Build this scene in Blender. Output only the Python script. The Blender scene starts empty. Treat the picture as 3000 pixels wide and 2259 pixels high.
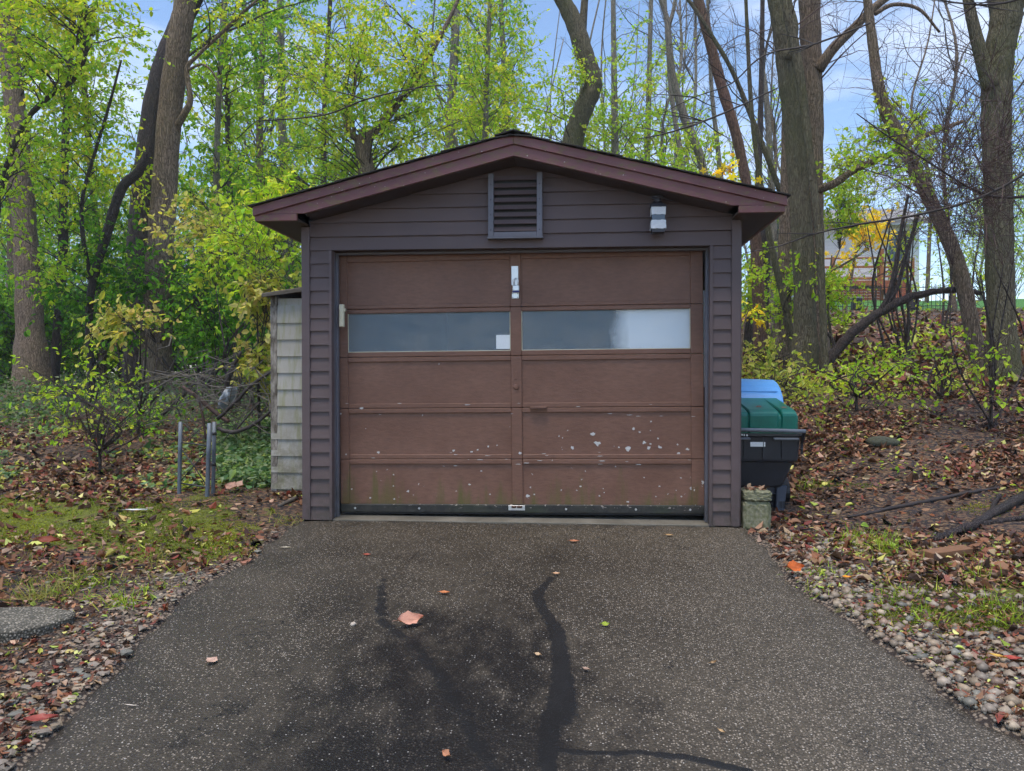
import bpy, bmesh, math
import numpy as np
from mathutils import Vector

RS = np.random.RandomState(11)
R = RS.rand
scene = bpy.context.scene
col = scene.collection

# ---------------------------------------------------------------- camera
F, CX, CY, PW, PH = 2300.0, 1500.0, 1129.5, 3000.0, 2259.0
YAW, PITCH = math.radians(4.92), math.radians(-0.66)
CAM = np.array([0.0, -5.75, 1.08])
cd = bpy.data.cameras.new('camera'); cam = bpy.data.objects.new('camera', cd); col.objects.link(cam)
cam.location = CAM; cam.rotation_euler = (math.pi / 2 + PITCH, 0, YAW)
cd.sensor_fit = 'HORIZONTAL'; cd.sensor_width = 36.0; cd.lens = 36.0 * F / PW
cd.clip_start = 0.05; cd.clip_end = 2000
scene.camera = cam

# ---------------------------------------------------------------- sky and sun
SUN_EL, SUN_AZ = math.radians(75), math.radians(205)      # azimuth from +Y, clockwise: behind the camera, a little to the left
w = bpy.data.worlds.new('World'); scene.world = w; w.use_nodes = True
nt = w.node_tree; nt.nodes.clear()
def wn(t, **k):
    n = nt.nodes.new(t)
    for a, b in k.items(): setattr(n, a, b)
    return n
out = wn('ShaderNodeOutputWorld'); bg = wn('ShaderNodeBackground')
sky = wn('ShaderNodeTexSky', sky_type='NISHITA', sun_disc=False, sun_elevation=SUN_EL, sun_rotation=SUN_AZ,
         altitude=200.0, air_density=1.0, dust_density=0.3, ozone_density=3.0)
tc = wn('ShaderNodeTexCoord')
mp = wn('ShaderNodeMapping'); mp.inputs['Scale'].default_value = (1.2, 1.2, 3.4)
nz = wn('ShaderNodeTexNoise'); nz.inputs['Scale'].default_value = 2.1; nz.inputs['Detail'].default_value = 7; nz.inputs['Roughness'].default_value = .58
rmp = wn('ShaderNodeMapRange'); rmp.inputs['From Min'].default_value = .50; rmp.inputs['From Max'].default_value = .72
rmp.inputs['To Min'].default_value = .0; rmp.inputs['To Max'].default_value = .62
mx = wn('ShaderNodeMix', data_type='RGBA'); mx.inputs['B'].default_value = (6.6, 6.8, 7.4, 1)
nt.links.new(tc.outputs['Generated'], mp.inputs['Vector']); nt.links.new(mp.outputs[0], nz.inputs['Vector'])
nt.links.new(nz.outputs['Fac'], rmp.inputs['Value']); nt.links.new(rmp.outputs[0], mx.inputs['Factor'])
nt.links.new(sky.outputs[0], mx.inputs['A']); nt.links.new(mx.outputs['Result'], bg.inputs['Color'])
bg.inputs['Strength'].default_value = 0.092
nt.links.new(bg.outputs[0], out.inputs['Surface'])

sl = bpy.data.lights.new('sun', 'SUN'); so = bpy.data.objects.new('sun', sl); col.objects.link(so)
sl.energy = 1.5; sl.angle = math.radians(28); sl.color = (1.0, .91, .79)
sd = Vector((math.sin(SUN_AZ) * math.cos(SUN_EL), math.cos(SUN_AZ) * math.cos(SUN_EL), math.sin(SUN_EL)))
so.rotation_euler = sd.to_track_quat('Z', 'Y').to_euler()
so.location = (0, -10, 20)

vs = scene.view_settings
vs.view_transform = 'Standard'; vs.look = 'None'; vs.exposure = 1.40; vs.gamma = 1.0; vs.use_curve_mapping = False
scene.render.engine = 'CYCLES'
cy = scene.cycles
cy.use_denoising = True; cy.max_bounces = 5; cy.diffuse_bounces = 3; cy.glossy_bounces = 2; cy.use_adaptive_sampling = True; cy.adaptive_threshold = .03
cy.transmission_bounces = 3; cy.transparent_max_bounces = 6; cy.caustics_reflective = False; cy.caustics_refractive = False
cy.sample_clamp_indirect = 6.0
scene.render.use_persistent_data = False

# ---------------------------------------------------------------- photograph pixels -> places
def ray(u, v):
    x, z, y = (u - CX) / F, (CY - v) / F, 1.0
    y, z = y * math.cos(PITCH) - z * math.sin(PITCH), y * math.sin(PITCH) + z * math.cos(PITCH)
    return np.array([x * math.cos(YAW) - y * math.sin(YAW), x * math.sin(YAW) + y * math.cos(YAW), z])
FWD = ray(CX, CY)
def onY(u, v, Y):
    r = ray(u, v); return CAM + (Y - CAM[1]) / r[1] * r
K = 3000 / 2212.0                                     # positions noted on a 2212 px wide copy
def at(u, v, Y): return onY(u * K, v * K, Y)
def mpp(p): return float(np.dot(p - CAM, FWD)) / F    # metres per photograph pixel at p
SLOPE = 0.065
def drive_z(y): return SLOPE * min(y, 0.0)
def onG(u, v, s=SLOPE):
    r = ray(u, v); return CAM + (s * CAM[1] - CAM[2]) / (r[2] - s * r[1]) * r

# ---------------------------------------------------------------- terrain
LY = [-12, -6, -3, -1, 0, .9, 3, 6, 10, 30, 60, 150]
LZ = [-.78, -.39, -.19, -.06, .0, .09, .36, .64, .74, .95, 1.2, 1.6]
RY = [-12, -6, -3, -1, 0, .6, 1.75, 3.75, 6.25, 12, 19, 22, 25, 30, 40, 60, 150]
RZ = [-.78, -.39, -.185, -.05, -.008, .03, .25, .62, .98, 1.72, 2.75, 3.22, 3.66, 4.45, 4.8, 5.2, 6]
def sstep(a, b, x):
    t = np.clip((x - a) / (b - a), 0, 1); return t * t * (3 - 2 * t)
def fbm(x, y, s=1.0, seed=0.0):
    x = np.asarray(x) * s + seed * 7.3; y = np.asarray(y) * s - seed * 3.1
    return (np.sin(x * 1.3 + 1.7 * np.sin(y * .9)) + .6 * np.sin(y * 2.1 + 1.3 * np.sin(x * 1.7 + 2)) + .35 * np.sin(x * 4.3 + y * 3.1)
            + .25 * np.sin(y * 7.7 - x * 5.9 + 1)) / 2.2
def terrain(x, y, detail=True):
    x = np.asarray(x, float); y = np.asarray(y, float)
    zl = np.interp(y, LY, LZ); zr = np.interp(y, RY, RZ)
    zl = zl + .035 * np.maximum(0, -2.4 - x) * sstep(-3, 1, y) * np.exp(-np.maximum(0, -x - 2.4) / 6)
    k = sstep(1.15, 2.3, x)
    zr = zr * np.where(y > 0, .12 + .88 * k, 1) + .06 * np.maximum(0, np.minimum(x, 7) - 1.9) * sstep(-2.5, 1.5, y) * (1 - sstep(14, 24, y))
    wgt = sstep(-1.0, 1.6, x)
    z = zl * (1 - wgt) + zr * wgt
    if detail:
        off = sstep(0, .5, np.maximum(-1.85 - x, x - 1.25))
        z = z + off * (.018 * fbm(x, y, 2.1) + .012 * fbm(x, y, 5.3, 2) + .05 * fbm(x, y, .6, 5) * sstep(1, 5, y))
    return z
def ground_hit(u, v):
    r = ray(u, v)
    for t in np.linspace(1.5, 60, 3000):
        p = CAM + t * r
        if p[2] <= terrain(p[0], p[1], False): return p
    return p

# ---------------------------------------------------------------- mesh helpers
class Geo:
    def __init__(s): s.v = []; s.q = []; s.t = []; s.c = []; s.n = 0
    def add(s, v, q=None, t=None, c=None):
        v = np.asarray(v, float).reshape(-1, 3)
        if q is not None and len(q): s.q.append(np.asarray(q, int).reshape(-1, 4) + s.n)
        if t is not None and len(t): s.t.append(np.asarray(t, int).reshape(-1, 3) + s.n)
        s.v.append(v); s.n += len(v)
        if c is not None: s.c.append(np.broadcast_to(np.asarray(c, float), (len(v), len(np.atleast_1d(c)) if np.ndim(c) == 1 else np.shape(c)[1])).copy())
    def mesh(s, name, mat, origin=(0, 0, 0), smooth=False):
        me = bpy.data.meshes.new(name)
        v = np.concatenate(s.v) - np.asarray(origin)
        q = np.concatenate(s.q) if s.q else np.zeros((0, 4), int)
        t = np.concatenate(s.t) if s.t else np.zeros((0, 3), int)
        me.vertices.add(len(v)); me.vertices.foreach_set('co', v.astype(np.float32).ravel())
        me.loops.add(q.size + t.size); me.loops.foreach_set('vertex_index', np.concatenate([q.ravel(), t.ravel()]).astype(np.int32))
        me.polygons.add(len(q) + len(t))
        ls = np.concatenate([np.arange(len(q)) * 4, q.size + np.arange(len(t)) * 3]).astype(np.int32)
        me.polygons.foreach_set('loop_start', ls)
        me.polygons.foreach_set('use_smooth', np.full(len(ls), smooth))
        if s.c:
            c = np.concatenate(s.c)
            if c.shape[1] == 3: c = np.hstack([c, np.ones((len(c), 1))])
            a = me.color_attributes.new('Col', 'FLOAT_COLOR', 'POINT'); a.data.foreach_set('color', c.astype(np.float32).ravel())
        me.update(calc_edges=True); me.validate()
        if mat: me.materials.append(mat)
        return me
def link(name, me, parent=None, loc=None):
    o = bpy.data.objects.new(name, me); col.objects.link(o)
    if parent is not None: o.parent = parent
    if loc is not None: o.location = loc
    return o
ORG = {}
def org(p): return np.asarray(ORG.get(p.name, (0, 0, 0))) if p is not None else np.zeros(3)
def gobj(name, g, mat, parent=None, origin=None, smooth=False):
    """one mesh object from world coordinates; its own origin at `origin`"""
    po = org(parent); oo = np.asarray(po if origin is None else origin, float)
    o = link(name, g.mesh(name, mat, oo, smooth), parent, oo - po); ORG[o.name] = oo
    return o
def empty(name, loc, label=None, cat=None, group=None):
    o = link(name, None, None, tuple(loc)); o.empty_display_size = .2; ORG[o.name] = np.asarray(loc, float)
    return tag(o, label, cat, group)
def tag(o, label=None, cat=None, group=None, kind=None):
    for k, v in (('label', label), ('category', cat), ('group', group), ('kind', kind)):
        if v: o[k] = v
    return o
def bm_mesh(name, bm, mat, smooth=False):
    me = bpy.data.meshes.new(name); bmesh.ops.recalc_face_normals(bm, faces=bm.faces); bm.to_mesh(me); bm.free()
    if mat: me.materials.append(mat)
    if smooth:
        for p in me.polygons: p.use_smooth = True
    return me
def prism(name, poly, y0, y1, mat, parent=None, bev=0.0, axis='y'):
    """polygon in (x,z) pushed along y (axis 'x': polygon in (y,z); 'z': polygon in (x,y)), world coordinates"""
    def P(a, b, d): return {'y': (a, d, b), 'x': (d, a, b), 'z': (a, b, d)}[axis]
    pts = np.array([P(a, b, d) for d in (y0, y1) for a, b in poly]); c = (pts.min(0) + pts.max(0)) / 2
    bm = bmesh.new(); n = len(poly)
    vs_ = [bm.verts.new(Vector(p - c)) for p in pts]
    bm.faces.new(vs_[:n]); bm.faces.new(vs_[n:][::-1])
    for i in range(n): bm.faces.new((vs_[i], vs_[n + i], vs_[n + (i + 1) % n], vs_[(i + 1) % n]))
    if bev: bmesh.ops.bevel(bm, geom=bm.edges[:], offset=bev, segments=1, affect='EDGES', clamp_overlap=True)
    o = link(name, bm_mesh(name, bm, mat), parent, c - org(parent)); ORG[o.name] = c
    return o
def box(name, x0, x1, y0, y1, z0, z1, mat, parent=None, bev=0.002):
    return prism(name, [(x0, z0), (x1, z0), (x1, z1), (x0, z1)], y0, y1, mat, parent, bev)
def tube(pts, rad, n=6, cap=True):
    pts = np.asarray(pts, float); rad = np.broadcast_to(np.asarray(rad, float), (len(pts),))
    d = np.gradient(pts, axis=0); d /= np.linalg.norm(d, axis=1)[:, None] + 1e-9
    a = np.array([1.0, 0, 0]) if abs(d[0][0]) < .8 else np.array([0, 1.0, 0])
    u = np.cross(d, a); u /= np.linalg.norm(u, axis=1)[:, None] + 1e-9
    v = np.cross(d, u); th = np.arange(n) * 2 * math.pi / n
    V = (pts[:, None] + rad[:, None, None] * (u[:, None] * np.cos(th)[None, :, None] + v[:, None] * np.sin(th)[None, :, None])).reshape(-1, 3)
    i = np.arange(len(pts) - 1)[:, None] * n; j = np.arange(n)[None]; k = (j + 1) % n
    Q = np.stack([i + j, i + k, i + n + k, i + n + j], -1).reshape(-1, 4)
    T = []
    if cap and n > 3:
        m = len(V); V = np.vstack([V, pts[0], pts[-1]]); e = (len(pts) - 1) * n
        T = [(m, (q + 1) % n, q) for q in range(n)] + [(m + 1, e + q, e + (q + 1) % n) for q in range(n)]
    return V, Q, T
def tube_obj(name, pts, rad, mat, parent=None, n=10, smooth=True, origin=None):
    g = Geo(); V, Q, T = tube(pts, rad, n); g.add(V, Q, T)
    return gobj(name, g, mat, parent, origin if origin is not None else (None if parent else pts[0]), smooth)
def catmull(P, m=6):
    P = np.asarray(P, float); Q = np.vstack([2 * P[0] - P[1], P, 2 * P[-1] - P[-2]]); o = []
    for i in range(1, len(Q) - 2):
        for t in np.linspace(0, 1, m, endpoint=False):
            a, b, c, d = Q[i - 1:i + 3]
            o.append(.5 * (2 * b + (c - a) * t + (2 * a - 5 * b + 4 * c - d) * t * t + (3 * b - a - 3 * c + d) * t ** 3))
    o.append(Q[-2]); return np.array(o)

# ---------------------------------------------------------------- materials
class NT:
    def __init__(s, name):
        s.m = bpy.data.materials.new(name); s.m.use_nodes = True; s.t = s.m.node_tree; s.t.nodes.clear()
        s.out = s.n('ShaderNodeOutputMaterial'); s.p = s.n('ShaderNodeBsdfPrincipled')
        s.l(s.p.outputs[0], s.out.inputs['Surface']); s.tc = s.n('ShaderNodeTexCoord')
    def n(s, t, **k):
        x = s.t.nodes.new(t)
        for a, b in k.items(): setattr(x, a, b)
        return x
    def l(s, a, b): s.t.links.new(a, b)
    def co(s, scale=(1, 1, 1), src='Object'):
        m = s.n('ShaderNodeMapping'); m.inputs['Scale'].default_value = scale
        if src == 'World':
            g = s.n('ShaderNodeNewGeometry'); s.l(g.outputs['Position'], m.inputs['Vector'])
        else: s.l(s.tc.outputs[src], m.inputs['Vector'])
        return m.outputs[0]
    def noise(s, sc=5, det=4, rough=.55, vec=None, dist=0):
        x = s.n('ShaderNodeTexNoise'); x.inputs['Scale'].default_value = sc; x.inputs['Detail'].default_value = det
        x.inputs['Roughness'].default_value = rough; x.inputs['Distortion'].default_value = dist
        if vec is not None: s.l(vec, x.inputs['Vector'])
        return x.outputs['Fac']
    def vor(s, sc, vec=None, out='Distance', feat='F1'):
        x = s.n('ShaderNodeTexVoronoi', feature=feat); x.inputs['Scale'].default_value = sc
        if vec is not None: s.l(vec, x.inputs['Vector'])
        return x.outputs[out]
    def rng(s, v, a, b, c=0, d=1):
        x = s.n('ShaderNodeMapRange'); s.l(v, x.inputs['Value'])
        for k, q in zip(('From Min', 'From Max', 'To Min', 'To Max'), (a, b, c, d)): x.inputs[k].default_value = q
        return x.outputs[0]
    def math(s, op, a, b=None):
        x = s.n('ShaderNodeMath', operation=op)
        for i, q in enumerate((a, b)):
            if q is None: continue
            if isinstance(q, (int, float)): x.inputs[i].default_value = q
            else: s.l(q, x.inputs[i])
        return x.outputs[0]
    def mix(s, f, a, b, blend='MIX'):
        x = s.n('ShaderNodeMix', data_type='RGBA', blend_type=blend)
        for k, q in (('Factor', f), ('A', a), ('B', b)):
            i = x.inputs[k]
            if isinstance(q, (int, float)): i.default_value = q
            elif isinstance(q, (tuple, list)): i.default_value = tuple(q) + (1,) if len(q) == 3 else q
            else: s.l(q, i)
        return x.outputs['Result']
    def attr(s, name, out='Color'):
        x = s.n('ShaderNodeAttribute', attribute_name=name); return x.outputs[out]
    def sep(s, c):
        x = s.n('ShaderNodeSeparateXYZ'); s.l(c, x.inputs[0]); return x.outputs
    def bump(s, h, st=.3, dist=.01):
        b = s.n('ShaderNodeBump'); b.inputs['Strength'].default_value = st; b.inputs['Distance'].default_value = dist
        s.l(h, b.inputs['Height']); s.l(b.outputs[0], s.p.inputs['Normal'])
    def set(s, c=None, rough=None, spec=None, metal=None, **k):
        for key, q in (('Base Color', c), ('Roughness', rough), ('Specular IOR Level', spec), ('Metallic', metal)):
            if q is None: continue
            i = s.p.inputs[key]
            if isinstance(q, (int, float)): i.default_value = q
            elif isinstance(q, (tuple, list)): i.default_value = tuple(q) + (1,)
            else: s.l(q, i)
        return s.m

def paint(name, base, dark, grain=(2, 30, 60), rough=.55, bump=.25, speck=0.0):
    t = NT(name); g = t.noise(6, 5, .6, t.co(grain)); b = t.noise(1.7, 4, .6, t.co((1, 1, 1), 'World'))
    c = t.mix(t.rng(b, .3, .7), dark, base); c = t.mix(t.rng(g, .35, .7, 0, .35), c, dark)
    oi = t.n('ShaderNodeObjectInfo'); c = t.mix(t.rng(oi.outputs['Random'], 0, 1, 0, .22), c, tuple(q * .55 for q in dark))
    if speck:
        s = t.noise(55, 2, .5, t.co((1, 1, 1), 'World')); c = t.mix(t.rng(s, .76 - speck, .80 - speck), c, (.45, .4, .36))
    z = t.sep(t.co((1, 1, 1), 'World'))[2]; gr = t.math('MULTIPLY', t.rng(z, .45, .0, 0, .75), t.rng(t.noise(14, 5, .7, t.co((1, 1, 1), 'World')), .35, .65)); c = t.mix(gr, c, (.05, .045, .03))
    t.bump(t.noise(9, 6, .65, t.co(grain)), bump, .004); return t.set(c, t.rng(b, .3, .7, rough - .08, rough + .1), .3)
M = {}
M['siding'] = paint('siding_paint', (.150, .106, .100), (.108, .075, .071), (1.5, 30, 45), .5, .35)
M['trim'] = paint('trim_paint', (.150, .108, .106), (.112, .080, .079), (18, 18, 1.2), .5, .2)
M['jamb'] = paint('jamb_paint', (.19, .185, .215), (.145, .14, .16), (18, 18, 1.2), .45, .2)
M['soffit'] = paint('soffit_paint', (.10, .07, .055), (.06, .042, .036), (3, 3, 3), .7, .2)
def fascia():
    t = NT('fascia_paint'); b = t.noise(2.2, 5, .6, t.co((1, 1, 1), 'World')); st = t.noise(5, 6, .7, t.co((2.5, 1, 6), 'World'))
    c = t.mix(t.rng(b, .3, .7), (.140, .050, .052), (.205, .085, .085))
    c = t.mix(t.rng(st, .50, .66, 0, .85), c, (.16, .115, .045))
    s = t.noise(48, 2, .5, t.co((1, 1, 1), 'World')); c = t.mix(t.rng(s, .735, .76), c, (.6, .55, .5))
    t.bump(t.noise(8, 5, .6, t.co((2, 20, 40))), .25, .004); return t.set(c, .5, .4)
M['fascia'] = fascia()

def door_paint():
    t = NT('door_paint'); pos = t.co((1, 1, 1), 'World'); xyz = t.sep(pos)
    b = t.noise(2.3, 5, .6, pos); c = t.mix(t.rng(b, .3, .7), (.18, .085, .055), (.245, .126, .085))
    g = t.noise(30, 5, .65, t.co((.6, 1, 2.2), 'World')); c = t.mix(t.rng(g, .4, .7, 0, .35), c, (.085, .043, .029))
    # green algae creeping up from the ground, in drips
    dr = t.noise(3.2, 4, .6, t.co((3.2, 1, .35), 'World')); lim = t.rng(dr, .42, .72, .0, .42)
    al = t.math('MULTIPLY', t.rng(t.math('SUBTRACT', t.math('ADD', lim, .1), xyz[2]), .0, .22), t.rng(b, .3, .65, .25, .9))
    c = t.mix(al, c, (.105, .105, .022))
    # flaked paint: white primer showing, worst on the two lowest panel rows
    fl = t.noise(27, 3, .55, pos, .5); big = t.noise(1.9, 3, .55, pos)
    lo = t.rng(xyz[2], .95, .35, 0, .085)
    xr = t.rng(xyz[0], -.6, .2, 0, .028)
    th = t.math('SUBTRACT', t.math('SUBTRACT', .835, lo), xr)
    th = t.math('SUBTRACT', th, t.rng(big, .42, .66, -.03, .06))
    e = t.math('SUBTRACT', fl, th)
    c = t.mix(t.rng(e, -.012, 0, 0, .5), c, (.09, .05, .04)); m = t.rng(e, 0, .006)
    c = t.mix(m, c, (.62, .58, .53))
    h = t.math('SUBTRACT', t.noise(38, 5, .7, t.co((.7, 1, 1.6), 'World')), t.math('MULTIPLY', m, .5))
    t.bump(h, .35, .006); return t.set(c, t.rng(b, .3, .7, .42, .6), .35)
M['door'] = door_paint()
def seal():
    t = NT('door_bottom_rail'); pos = t.co((1, 1, 1), 'World'); z = t.sep(pos)[2]
    n = t.noise(14, 6, .7, pos); c = t.mix(t.rng(n, .35, .7), (.02, .021, .02), (.055, .05, .042))
    ch = t.noise(26, 3, .6, t.co((1, 1, 2.5), 'World')); e = t.math('ADD', ch, t.rng(z, .05, .14, -.12, .09))
    c = t.mix(t.rng(e, .62, .66), c, (.42, .36, .31)); gr = t.noise(2.6, 3, .5, pos); c = t.mix(t.rng(gr, .5, .7, 0, .5), c, (.05, .065, .03))
    t.bump(n, .5, .006); return t.set(c, .6, .35)
M['seal'] = seal()
def glass():
    t = NT('obscure_glass'); pos = t.co((1, 1, 1)); s = t.sep(pos)
    gx = t.math('ABSOLUTE', t.math('SINE', t.math('MULTIPLY', s[0], 205.0))); gz = t.math('ABSOLUTE', t.math('SINE', t.math('MULTIPLY', s[2], 205.0)))
    h = t.math('MULTIPLY', gx, gz); n = t.noise(4.5, 5, .62, t.co((1, 1, 2)))
    c = t.mix(t.rng(n, .3, .7), (.46, .66, .80), (.86, .95, .98))
    c = t.mix(t.math('MAXIMUM', t.rng(gx, .0, .45, .75, 0), t.rng(gz, .0, .4, .4, 0)), c, (.62, .70, .74)); t.bump(h, .6, .004)
    t.set(c, .16, .6); tr = t.n('ShaderNodeBsdfTransparent'); ms = t.n('ShaderNodeMixShader'); ms.inputs[0].default_value = .85
    t.l(t.p.outputs[0], ms.inputs[1]); t.l(tr.outputs[0], ms.inputs[2]); t.l(ms.outputs[0], t.out.inputs['Surface']); return t.m
M['glass'] = glass()
def plain(name, c, rough=.5, spec=.4, metal=0.0, var=.25, sc=8, bump=.15, c2=None):
    t = NT(name); n = t.noise(sc, 5, .6); d = tuple(q * (1 - var) for q in c) if c2 is None else c2
    t.bump(t.noise(sc * 5, 4, .6), bump, .003); return t.set(t.mix(t.rng(n, .3, .7), d, c), rough, spec, metal)
M['steel'] = plain('zinc_steel', (.75, .76, .78), .32, .5, .7, .15, 20)
M['post'] = plain('galvanised_pipe', (.17, .20, .235), .5, .4, .15, .45, 14, .3)
M['wire'] = plain('dark_wire', (.06, .06, .065), .5, .4, .5)
M['rust'] = plain('rusty_iron', (.11, .055, .04), .7, .3, .2, .4, 30)
M['black_metal'] = plain('black_lamp_metal', (.06, .06, .075), .45, .5, .2, .3, 12)
M['foil'] = plain('white_tape', (.80, .81, .83), .3, .5, .0, .12, 26, .7)
M['lamp_glass'] = plain('smoked_lamp_glass', (.07, .11, .16), .12, .6, 0, .3, 4, .02)
M['cream'] = plain('cream_plastic', (.68, .62, .45), .45, .4, 0, .15, 14)
M['white'] = plain('white_paper', (.82, .84, .84), .6, .3, 0, .04, 5, .05)
def sheet():
    t = NT('white_plastic_sheet'); x = t.sep(t.co((1, 1, 1)))[0]; n = t.noise(9, 3, .5, t.co((1, 1, 1))); t.set((.93, .95, .95), .5, .3); tr = t.n('ShaderNodeBsdfTransparent'); ms = t.n('ShaderNodeMixShader')
    t.l(t.rng(t.math('ADD', x, t.rng(n, .3, .7, -.02, .02)), -.28, -.17), ms.inputs[0]); t.l(tr.outputs[0], ms.inputs[1]); t.l(t.p.outputs[0], ms.inputs[2]); t.l(ms.outputs[0], t.out.inputs['Surface']); return t.m
M['sheet'] = sheet()
M['panel_white'] = plain('white_board', (.92, .94, .94), .6, .3, 0, .03, 5, .05)
M['primer'] = plain('white_primer', (.66, .63, .60), .7, .3, 0, .2, 60, .2)
M['blueband'] = plain('blue_band', (.03, .03, .25), .4, .4)
M['bin_black'] = plain('black_plastic', (.032, .035, .043), .42, .45, 0, .3, 5, .12)
M['bin_grey'] = plain('dark_grey_plastic', (.065, .077, .105), .5, .4, 0, .25, 6, .1)
M['bin_bar'] = plain('grey_grip_plastic', (.17, .19, .22), .45, .4, 0, .25, 40, .2)
M['bin_green'] = plain('green_plastic', (.004, .175, .125), .32, .5, 0, .3, 4, .06)
M['bin_blue'] = plain('blue_plastic', (.10, .33, .72), .35, .5, 0, .18, 4, .05)
M['concrete'] = plain('mossy_concrete', (.30, .28, .20), .9, .2, 0, .4, 9, .6, (.12, .13, .055))
def slabmat():
    t = NT('aggregate_slab'); pos = t.co((1, 1, 1), 'World'); d = t.vor(85, pos); q = t.sep(t.vor(85, pos, 'Color')); b = t.noise(5, 5, .6, pos); st = t.mix(q[0], (.10, .09, .07), (.42, .37, .30)); c = t.mix(t.rng(d, .30, .5), st, t.mix(t.rng(b, .3, .7), (.045, .042, .034), (.11, .10, .075)))
    t.bump(t.math('MULTIPLY', d, -1.0), .8, .008); return t.set(c, .75, .3)
M['slab'] = slabmat()
M['threshold'] = plain('threshold_concrete', (.24, .22, .18), .85, .2, 0, .45, 7, .5, (.10, .09, .07))
M['lumber'] = plain('wet_lumber', (.25, .125, .062), .6, .35, 0, .35, 7, .3)
M['rock'] = plain('grey_rock', (.10, .105, .075), .9, .2, 0, .6, 14, 1.0)
M['tarp'] = plain('grey_tarp', (.33, .37, .42), .4, .45, 0, .3, 8, .25)
M['cedar'] = plain('deck_wood', (.42, .155, .055), .6, .3, 0, .3, 5, .2)
M['cedar_red'] = plain('deck_skirt', (.32, .10, .05), .65, .3, 0, .3, 5, .2)
M['house_white'] = plain('house_siding', (.80, .80, .82), .6, .3, 0, .06, 2, .1)
M['dark_window'] = plain('dark_window_glass', (.05, .07, .08), .08, .6, 0, .3, 2, .02)
M['iron'] = plain('black_iron', (.015, .015, .017), .5, .4)
M['roof_grey'] = plain('grey_roofing', (.30, .29, .29), .85, .2, 0, .3, 12, .4)
def shingle():
    t = NT('asphalt_shingle'); n = t.noise(150, 3, .7, t.co((1, 1, 1), 'World')); b = t.noise(3, 4, .6, t.co((1, 1, 1), 'World'))
    c = t.mix(t.rng(n, .3, .7), (.012, .012, .013), (.05, .045, .042)); c = t.mix(t.rng(b, .5, .7, 0, .5), c, (.04, .045, .02)); t.bump(n, .5, .004); return t.set(c, .85, .3)
M['shingle'] = shingle()
def asbestos():
    t = NT('pale_wall_shingle'); pos = t.co((1, 1, 1), 'World'); s = t.sep(pos); b = t.noise(2.5, 5, .6, pos)
    c = t.mix(t.rng(b, .3, .7), (.37, .35, .31), (.46, .44, .40))
    dr = t.noise(4, 5, .65, t.co((5, 5, .6), 'World')); c = t.mix(t.rng(dr, .47, .68, 0, .75), c, (.27, .275, .13))
    lo = t.math('MULTIPLY', t.rng(s[2], .95, .1, 0, .85), t.rng(t.noise(12, 5, .7, pos), .35, .6)); c = t.mix(lo, c, (.15, .14, .085))
    t.bump(t.noise(60, 4, .7, t.co((4, 4, .5), 'World')), .3, .004); return t.set(c, .8, .25)
M['asbestos'] = asbestos()
def corner():
    t = NT('weathered_corner_board'); n = t.noise(9, 6, .7, t.co((3, 3, 1), 'World')); c = t.mix(t.rng(n, .35, .65), (.07, .055, .04), (.40, .36, .31)); t.bump(n, .4, .005); return t.set(c, .8, .25)
M['corner'] = corner()
M['shed_roof'] = plain('weathered_roof_edge', (.15, .13, .105), .85, .25, 0, .5, 10, .6)

def bark(name, a, b, moss, mossf=.5, sc=1.0, rough=.85):
    t = NT(name); v = t.co((16 * sc, 16 * sc, 1.5 * sc)); n = t.noise(3.2, 7, .7, v, .4); w2 = t.noise(1.1, 4, .6, t.co((1, 1, .5)))
    wv = t.n('ShaderNodeVectorMath', operation='ADD'); t.l(t.co((17 * sc, 17 * sc, 2.0 * sc)), wv.inputs[0]); wn2 = t.n('ShaderNodeTexNoise'); wn2.inputs['Scale'].default_value = 5; wn2.inputs['Detail'].default_value = 3; t.l(t.tc.outputs['Object'], wn2.inputs['Vector']); t.l(wn2.outputs['Color'], wv.inputs[1])
    rid = t.vor(3.4, wv.outputs[0], 'Distance', 'DISTANCE_TO_EDGE'); h = t.math('ADD', t.math('MULTIPLY', n, .85), t.math('MULTIPLY', t.rng(rid, 0, .25), .35))
    c = t.mix(t.rng(h, .40, .85), a, tuple(min(q * 1.6, .6) for q in b)); c = t.mix(t.rng(w2, .42, .66, 0, mossf), c, moss)
    li = t.noise(16, 4, .6, t.co((1, 1, .6))); c = t.mix(t.rng(li, .66, .74, 0, .35), c, (.32, .31, .27))
    t.bump(h, 1.0, .035); return t.set(c, rough, .2)
M['bark_brown'] = bark('bark_grey_brown', (.10, .072, .052), (.27, .20, .145), (.15, .13, .055), .35)
M['bark_dark'] = bark('bark_dark_wet', (.03, .024, .024), (.085, .063, .056), (.06, .06, .035), .35, 1.2, .6)
M['bark_green'] = bark('bark_algae_green', (.075, .062, .04), (.15, .13, .085), (.10, .11, .036), .6)
M['bark_pale'] = bark('bark_pale', (.14, .12, .10), (.27, .235, .19), (.17, .17, .10), .5)
M['bark_red'] = bark('bark_reddish', (.10, .055, .045), (.22, .125, .09), (.13, .12, .06), .4)
M['twig'] = plain('dark_twig', (.045, .034, .030), .6, .35, 0, .4, 12, .2)
M['wet_wood'] = plain('wet_dead_wood', (.026, .023, .023), .6, .25, 0, .5, 7, .7)
M['twig_red'] = plain('reddish_twig', (.095, .052, .042), .6, .35, 0, .4, 12, .2)
M['twig_grey'] = plain('grey_twig', (.13, .115, .10), .7, .3, 0, .4, 12, .2)
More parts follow.
